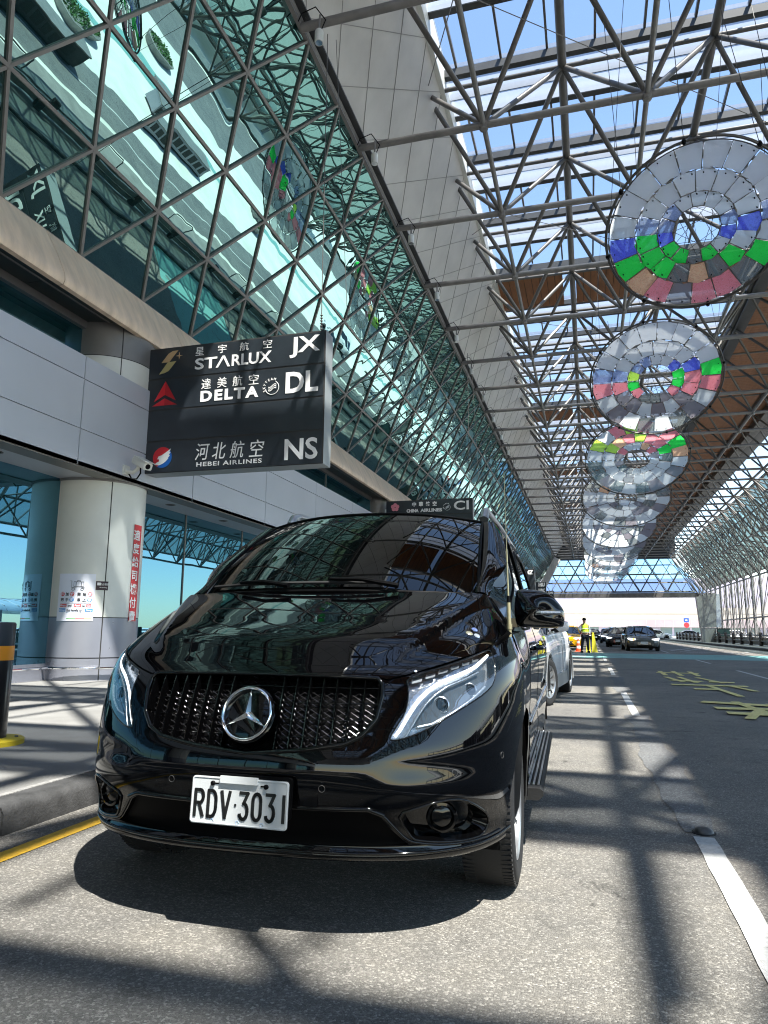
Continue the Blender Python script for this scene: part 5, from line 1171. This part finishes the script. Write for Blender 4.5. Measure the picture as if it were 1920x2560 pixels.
        # lamps
        w0=hwid; zl=interp(bel,.15)-.06; mb=MB(); L_=[(s*w0*.50,-.012,zl-.03),(s*w0*.50,-.0,zl+.03),(s*w0*.72,.055,zl+.05),(s*w0*.93,.27,zl+.08),(s*w0*.955,.33,zl+.03),(s*w0*.86,.10,zl-.05),(s*w0*.70,.02,zl-.07)]
        mb.add([Vector(v_)+Vector((s*.006,-.02,.0)) for v_ in L_]+[Vector(v_)+Vector((-s*.05,.12,0)) for v_ in L_],[tuple(range(7)),tuple(range(13,6,-1))]+[(j,(j+1)%7,7+(j+1)%7,7+j) for j in range(7)]); mb.build('headlight',MT['drl'] if lights else MT['reflector'],t)
        if ind and s<0: MB().lathe([(.05,0),(.03,.02),(.001,.025)],12,Matrix.Translation((s*w0*.62,-.03,zl))@Matrix.Rotation(R(90),4,'X')).build('indicator',pri('indicator_lit',(.9,.5,.05),.3,emis=(1,.55,.05),es=2.0),t,True)
    zg=interp(bel,.0); MB().prism([(-hwid*.42,zg-.10),(hwid*.42,zg-.10),(hwid*.28,zg-.28),(-hwid*.28,zg-.28)],-.012,.05,lambda u,v,t_:Vector((u,t_,v))).build('front_grille','gblack',t)
    for k in range(3): MB().box(-hwid*.38,hwid*.38,-.018,-.010,zg-.13-.05*k,zg-.12-.05*k).build('grille_bar','chrome',t)
    MB().prism([(-hwid*.50,.30),(hwid*.50,.30),(hwid*.40,.40),(-hwid*.40,.40)],-.012,.05,lambda u,v,t_:Vector((u,t_,v))).build('lower_intake','gblack',t)
    if plate: MB().box(-.19,.19,-.03,-.018,.40,.55).build('number_plate','plate',t)
    MB().box(-hwid*.8,hwid*.8,.3,L-.3,.16,.25).build('underbody','black',t)
    if taxi:
        b=MB().prism([(-.18,zmax+.02),(.18,zmax+.02),(.14,zmax+.15),(-.14,zmax+.15)],1.95,2.10,lambda u,v,t_:Vector((u,t_,v))).build('roof_lamp',taxi,t)
    return t
MT['wpaint']=m_paint('white_car_paint',(.74,.75,.78)); MT['wpaint'].node_tree.nodes
MT['ypaint']=m_paint('taxi_yellow',(.80,.42,.01)); MT['gpaint']=m_paint('grey_green_car_paint',(.10,.105,.10)); MT['bpaint']=m_paint('dark_car_paint',(.003,.003,.004)); MT['spaint']=m_paint('silver_car_paint',(.45,.46,.48)); MT['clad']=pri('grey_cladding',(.20,.205,.21),.5)
suvb=[(0,.80),(.12,.92),(.5,.99),(1.2,1.06),(1.6,1.08),(3.9,1.12),(4.35,1.05),(4.46,.85)]; suvr=[(1.15,1.05),(1.85,1.55),(2.4,1.64),(3.5,1.63),(4.0,1.52),(4.38,1.08)]
vehicle('parked_suv','white suv with grey wheel arches parked behind the black van','suv',(-1.56,10.20,0),-4.5,'wpaint',4.46,1.82,suvb,None,suvr,.345,(.86,3.50),'clad',steer=-14,lights=False)
vehicle('approaching_sedan','grey green sedan with an amber indicator coming along the middle lane','car',(3.0,43.8,0),3,'gpaint',4.9,1.84,group=None,axles=(.9,3.75),ind=True,lights=True)
vehicle('moving_sedan','black sedan just left of and behind the grey green sedan','car',(1.95,53.5,0),-6,'bpaint',4.8,1.82,axles=(.9,3.7))
vehicle('moving_sedan','dark blue car behind the black sedan in the same lane','car',(1.9,72,0),0,pri('navy_paint',(.01,.02,.05),.2,coat=1),4.6,1.8,axles=(.9,3.6))
vehicle('moving_sedan','low black car farthest down the kerb lane beyond the traffic officer','car',(.6,88,0),10,'bpaint',4.8,1.85,axles=(.9,3.7))
vehicle('moving_car','red car half hidden behind the low black car','car',(1.2,106,0),80,pri('red_paint',(.55,.02,.02),.2,coat=1),4.4,1.8,axles=(.9,3.4))
vehicle('moving_car','silver car to the right of and behind the grey green sedan','car',(6.3,88,0),0,'spaint',4.6,1.8,axles=(.9,3.6))
vehicle('taxi','yellow taxi with a roof lamp standing at the kerb behind the traffic officer','taxi',(-1.35,44.5,0),2,'ypaint',4.4,1.78,axles=(.85,3.4),taxi='amber')
vehicle('parked_hatchback','white hatchback seen from the side beyond the end of the railing','car',(12.0,116,0),84,'wpaint',4.3,1.76,suvb and [(0,.62),(.15,.78),(.5,.86),(1.1,.96),(1.6,1.0),(3.7,1.04),(4.2,.95),(4.3,.8)],None,[(1.0,.95),(1.7,1.42),(2.4,1.52),(3.5,1.50),(4.2,1.02)],axles=(.8,3.4),lights=False)
for i,(x,y,c,l) in enumerate([(20.5,100,'wpaint','white car seen through the railing near the grey pylon'),(22.5,84,'spaint','silver car seen through the middle of the railing'),(24,70,'wpaint','white car seen through the near end of the railing'),(18,124,'spaint','silver car beyond the canopy right of the white hatchback')]):
    vehicle('parked_car',l,'car',(x,y,0),88,c,4.4,1.8,lights=False)
# ======================= traffic officer =======================
MT['hivis']=pri('hi_vis_yellow',(.62,.85,.04),.6); MT['navy']=pri('dark_uniform',(.018,.022,.038),.8); MT['skin']=pri('skin',(.48,.28,.19),.55); MT['greyb']=pri('grey_shirt',(.32,.34,.36),.8)
def skinned(name,verts,edges,rad,mat,parent,rootv=0,sub=1):
    me=bpy.data.meshes.new(name); me.from_pydata(verts,edges,[]); o=bpy.data.objects.new(name,me); COL.objects.link(o)
    sk_=o.modifiers.new('skin','SKIN'); sk_.use_smooth_shade=True
    for i,r__ in enumerate(rad): me.skin_vertices[0].data[i].radius=(r__ if isinstance(r__,tuple) else (r__,r__)); me.skin_vertices[0].data[i].use_root=(i==rootv)
    sb=o.modifiers.new('sub','SUBSURF'); sb.levels=sub; sb.render_levels=sub
    dg=bpy.context.evaluated_depsgraph_get(); dg.update(); m2=bpy.data.meshes.new_from_object(o.evaluated_get(dg)); bpy.data.objects.remove(o); m2.materials.clear(); m2.materials.append(MT[mat])
    o=bpy.data.objects.new(name,m2); COL.objects.link(o); o.parent=parent; return o
t=root('person','person in a yellow hi vis vest and dark trousers standing by a traffic cone','person',(-.22,39.4,0),R(10))
Vt=[(0,0,.92),(0,0,1.10),(-.01,0,1.30),(-.02,.01,1.44),(-.03,-.01,1.53),(-.035,-.03,1.63),(-.035,-.03,1.72),
 (.10,0,.86),(.12,-.02,.48),(.13,.02,.09),(.14,-.10,.045),(-.10,0,.86),(-.17,.0,.48),(-.22,.04,.09),(-.22,-.09,.045),
 (.17,.01,1.42),(.24,.02,1.16),(.20,-.14,.96),(.19,-.20,.92),(-.21,.01,1.42),(-.30,-.04,1.17),(-.30,-.24,1.08),(-.29,-.31,1.07)]
Ed=[(0,1),(1,2),(2,3),(3,4),(4,5),(5,6),(0,7),(7,8),(8,9),(9,10),(0,11),(11,12),(12,13),(13,14),(3,15),(15,16),(16,17),(17,18),(3,19),(19,20),(20,21),(21,22)]
Rd_=[(.15,.11),(.14,.105),(.16,.11),(.13,.085),.055,.085,.075,.095,.062,.045,.05,.095,.062,.045,.05,.062,.047,.033,.036,.062,.047,.033,.036]
for hv_,hd,sg in ((18,(.19,-.20,.92),1),(22,(-.29,-.31,1.07),-1)):
    for k in range(5):
        i0=len(Vt); dx=(-.028+.014*k); ln=(.06,.075,.08,.072,.05)[k] if k else .045
        if k==4: Vt+= [(hd[0]+sg*-.035,hd[1]-.01,hd[2]),(hd[0]+sg*-.055,hd[1]-.05,hd[2]-.01)]
        else: Vt+= [(hd[0]+dx,hd[1]-.045,hd[2]-.01),(hd[0]+dx,hd[1]-.05-ln*.6,hd[2]-.03)]
        Ed+=[(hv_,i0),(i0,i0+1)]; Rd_+=[.009,.008]
skinned('body',Vt,Ed,Rd_,'skin',t)
TR=[Vt[i] for i in (0,7,8,9,11,12,13)]; skinned('trousers',[(v_[0],v_[1],v_[2]) for v_ in TR],[(0,1),(1,2),(2,3),(0,4),(4,5),(5,6)],[(.172,.13),.115,.082,.068,.115,.082,.068],'navy',t)
skinned('vest',[(0,0,.98),(0,0,1.12),(-.01,0,1.30),(-.02,.005,1.42),(.13,.01,1.43),(-.17,.01,1.43)],[(0,1),(1,2),(2,3),(3,4),(3,5)],[(.20,.155),(.20,.155),(.225,.16),(.20,.14),.12,.12],'hivis',t)
for s in (1,-1):
    i=(15,16,17) if s>0 else (19,20,21); skinned('sleeve',[Vt[q] for q in i],[(0,1),(1,2)],[.075,.060,.045],'greyb',t)
for s,(x,y) in ((1,(.13,.02)),(-1,(-.22,.04))):
    MB().prism([(x-.05,y-.20),(x+.05,y-.20),(x+.055,y-.05),(x+.045,y+.08),(x-.045,y+.08),(x-.055,y-.05)],0,.09,lambda u,v,t_:Vector((u,v,t_))).build('shoe','black',t,True)
MB().lathe([(.001,.125),(.06,.11),(.095,.06),(.105,.0),(.10,-.02)],20,Matrix.Translation((-.035,-.03,1.70)),cap=False).build('cap','black',t,True); MB().box(-.105,.035,-.20,-.10,1.70,1.715).build('cap_peak','black',t)
mb=MB()
for z in (1.06,1.24): mb.tube([(.182*math.cos(q),.137*math.sin(q),z) for q in np.linspace(0,2*PI,25)[:-1]],.012,6,closed=True)
mb.build('reflective_tape','stext',t,True)
mb=MB(); mb.lathe([(.012,0),(.03,.01),(.035,.02),(.001,.03)],8,Matrix.Translation((-.06,-.118,1.625))@XR90); mb.build('face_detail','skin',t,True)
# cone
t=root('traffic_cone','orange traffic cone with white bands beside the person','traffic cone',(-.62,41.0,0))
MB().lathe([(.15,.03),(.125,.18)],24,cap=False).build('cone_base_section',pri('cone_orange',(.85,.10,.02),.5),t,True); MB().lathe([(.125,.18),(.105,.32)],24,cap=False).build('white_band','stext',t,True); MB().lathe([(.105,.32),(.08,.46)],24,cap=False).build('middle_section',bpy.data.materials['cone_orange'],t,True)
MB().lathe([(.08,.46),(.06,.58)],24,cap=False).build('upper_band','stext',t,True); MB().lathe([(.06,.58),(.03,.74)],24).build('tip',bpy.data.materials['cone_orange'],t,True); MB().box(-.2,.2,-.2,.2,0,.035).build('foot',bpy.data.materials['cone_orange'],t)
t=root('barrier_stand','upright yellow folding barrier standing just behind the person','barrier',(.08,39.9,0))
MB().prism([(-.30,0),(-.04,0),(-.12,.95),(-.18,.95)],-.02,.02,lambda u,v,t_:Vector((u,t_,v))).build('panel',pri('barrier_yellow',(.75,.68,.05),.5),t); MB().prism([(.02,0),(.30,0),(.14,1.05),(.04,1.05)],.02,.06,lambda u,v,t_:Vector((u,t_,v))).build('panel',bpy.data.materials['barrier_yellow'],t); MB().tube([(-.15,0,.9),(.1,.04,1.0)],.02,6).build('handle','black',t)
# ======================= far side railing, pylon =======================
MT['brownp']=pri('post_brown',(.055,.040,.036),.6,var=.4,vs=5)
t=root('roadside_railing','dark post and rail parapet along the far pavement','railing',(12.25,0,.15))
for k in range(27):
    y=20+3.55*k; mb=MB(); mb.prism([(-.10,0),(.10,0),(.10,.95),(.06,1.0),(-.06,1.0),(-.10,.95)],-.16,.16,lambda u,v,t_,y=y:Vector((u,y+t_,v))); p_=mb.build('post','brownp',t)
for z in (.36,.78): MB().tube([(0,20,z),(0,113,z)],.05,8).build('rail','steel',t,True)
MB().box(.12,.16,20,113,.05,.62).build('kick_panel',pri('parapet_panel',(.45,.44,.42),.7,var=.3,vs=2),t)
t=root('grey_pylon','tall stained grey metal pylon at the road edge by the railing','pylon',(11.75,80,.15))
MB().prism([(-.75,1.45),(.75,1.5),(.95,5.0),(-.98,4.6)],-.35,.55,lambda u,v,t_:Vector((u,t_,v))).build('upper_box',pri('pylon_grey',(.30,.30,.29),.5,.2,var=.35,vs=1.2,vscale=(1,1,.3)),t)
MB().prism([(-.62,0),(.66,0),(.70,1.42),(-.70,1.42)],-.30,.50,lambda u,v,t_:Vector((u,t_,v))).build('plinth',bpy.data.materials['pylon_grey'],t); MB().box(.76,1.25,-.25,.45,1.5,4.9).build('side_fin','panel',t)
t=root('green_cabinet','dark green utility cabinet beside the grey pylon','cabinet',(13.1,79.6,.15)); MB().box(-.55,.55,-.4,.4,.06,1.35).build('body',pri('cabinet_green',(.015,.05,.045),.5),t); MB().box(-.58,.58,-.43,.43,1.35,1.40).build('lid','black',t); MB().box(-.5,.5,-.35,.35,0,.06).build('foot','black',t); MB().box(-.005,.005,-.405,-.4,.1,1.3).build('door_gap','joint',t)
t=root('road_sign','blue square sign over a round red sign on a post beyond the canopy','road sign',(15.3,126,0))
MB().tube([(0,0,0),(0,0,3.4)],.05,8).build('post','steel',t,True); MB().box(-.40,.40,-.08,-.05,2.75,3.45).build('blue_plate',pri('sign_blue',(.05,.14,.62),.4),t); MB().lathe([(.42,0),(.42,.03)],28,Matrix.Translation((0,-.05,2.3))@XR90).build('red_disc',pri('sign_red',(.75,.06,.07),.4),t); MB().box(-.16,.16,-.09,-.08,3.0,3.2).build('pictogram','stext',t)
# ======================= beyond the canopy =======================
MT['bw']=pri('render_lavender',(.36,.335,.40),.8,var=.05,vs=.3); MT['bc']=pri('render_cream',(.44,.385,.31),.8,var=.06,vs=.3); MT['bp']=pri('render_pink',(.36,.28,.285),.8,var=.06,vs=.3); MT['bwin']=pri('far_window',(.10,.16,.17),.15,coat=.5)
t=root('far_terminal_building','long pale terminal building in lavender, cream and pink bands beyond the canopy end','building',(20,240,0))
MB().box(-90,90,0,40,8.7,18).build('upper_wall','bw',t); MB().box(-90,90,-.5,40,5.0,8.69).build('cream_band','bc',t); MB().box(-90,90,-1,40,2.7,4.99).build('pink_band','bp',t); MB().box(-90,90,.5,40,0,2.69).build('ground_wall','bwin',t)
for i in range(-30,40):
    x=i*2.6; MB().box(x-.09,x+.09,-1.05,-1.0,2.7,5).build('band_rib',pri('rib_pale',(.42,.34,.34),.8) if i==-30 else bpy.data.materials['rib_pale'],t)
    if i%2==0: MB().box(x-.3 if i%6 else x-1.5,x+.3 if i%6 else x+1.5,.3,.5,0,2.69).build('ground_pier','bw',t)
for x0,x1 in ((-29.4,-24.2),(-23.3,-18.2)): MB().box(x0,x1,-.1,0,12.0,13.1).build('vent_louvre','black',t)
MB().box(-90,90,-.6,-.5,6.9,6.96).build('band_joint','bp',t)
t=root('arrivals_roof','low curved ribbed pale roof across the open ground right of the road','canopy roof',(62,30,0))
P=[]
for k in range(13): a_=PI*k/12; P.append([Vector((8*math.cos(a_)*-1,y,3.2+1.9*math.sin(a_))) for y in (-70,70)])
MB().grid(P).build('roof_shell',pri('roof_pale',(.62,.68,.66),.5,var=.1,vs=1),t,True)
for k in range(24): MB().box(-8,-7.7,-70+6*k,-69.7+6*k,0,3.3).build('post','steel',t)
mb=MB(); 
for k in range(60): 
    y=-70+k*2.35; mb.tube([Vector((-8.05*math.cos(PI*q/8),y,3.2+1.95*math.sin(PI*q/8))) for q in range(0,6)],.05,4,False)
mb.build('roof_ribs','steel',t)
MB().box(-9,8,-70,70,0,.9).build('low_wall','white_panel',t)
# things on the open plaza on the right, seen mirrored in the glass
pg=pri('leaf_green',(.06,.16,.03),.7,var=.5,vs=4)
pr_=random.Random(9)
for i,(x,y) in enumerate([(24,12),(31,19),(27,31),(40,14),(35,42),(29,55)]):
    t=root('round_planter','round concrete planter of shrubs on the open ground, %s from the camera'%['nearest','second','third','fourth','fifth','sixth'][i],'planter',(x,y,0),group='round planters on the open ground')
    MB().lathe([(1.3,0),(1.5,.5),(1.4,.55),(1.3,.45),(.1,.45)],28).build('bowl','pave',t,True,angle=40)
    mb=MB()
    for k in range(500):
        a_=pr_.uniform(0,2*PI); r__=1.25*math.sqrt(pr_.random()); z=.5+.6*pr_.random()*(1-r__/1.6); c=Vector((r__*math.cos(a_),r__*math.sin(a_),z)); d1=Vector((pr_.uniform(-1,1),pr_.uniform(-1,1),pr_.uniform(-1,1))).normalized()*.11; d2=Vector((pr_.uniform(-1,1),pr_.uniform(-1,1),pr_.uniform(-1,1))).normalized()*.06; mb.add([c-d1,c+d2,c+d1,c-d2],[(0,1,2,3)])
    mb.build('shrub',pg,t)
for i,(x,y,w,l,h) in enumerate([(20,9,1.4,7,1.1),(21,24,1.4,9,1.1),(33,8,4,3,2.4),(38,27,5,4,2.6),(26,41,1.6,8,1.1),(45,38,6,4,3),(24.5,3,2,6,2.2)]):  # dark units added to break up the bright plaza mirrored in the facade
    t=root('added_dark_unit','grey unit added on the open ground for the glass to mirror, %s in from the railing'%['first','second','third','fourth','fifth','sixth','seventh'][i],'service unit',(x,y,0),group='grey units added on the open ground for the glass')
    MB().box(-w/2,w/2,-l/2,l/2,.12,h).build('casing','beam' if i%2 else 'grey_panel',t); MB().box(-w/2-.05,w/2+.05,-l/2-.05,l/2+.05,h,h+.06).build('lid','steel',t); MB().box(-w/2+.1,w/2-.1,-l/2+.1,l/2-.1,0,.12).build('foot','joint',t)
    for k in range(int(l/.7)): MB().box(-w/2-.02,-w/2-.001,-l/2+.15+.7*k,-l/2+.65+.7*k,.3,h-.15).build('vent','joint',t)
for i,y in enumerate([8,15,22,29,36,43,50]):
    t=root('cycle_hoop','steel hoop rail on the far pavement, %s from the camera'%['first','second','third','fourth','fifth','sixth','seventh'][i],'hoop rail',(14.4,y,.15),group='steel hoop rails on the far pavement')
    MB().tube([(0,-.9,0),(0,-.9,.75),(0,-.75,.9),(0,.75,.9),(0,.9,.75),(0,.9,0)],.035,8).build('hoop','steel_d',t,True); MB().box(-.08,.08,-.98,-.82,0,.015).build('foot_plate','steel_d',t); MB().box(-.08,.08,.82,.98,0,.015).build('foot_plate','steel_d',t)
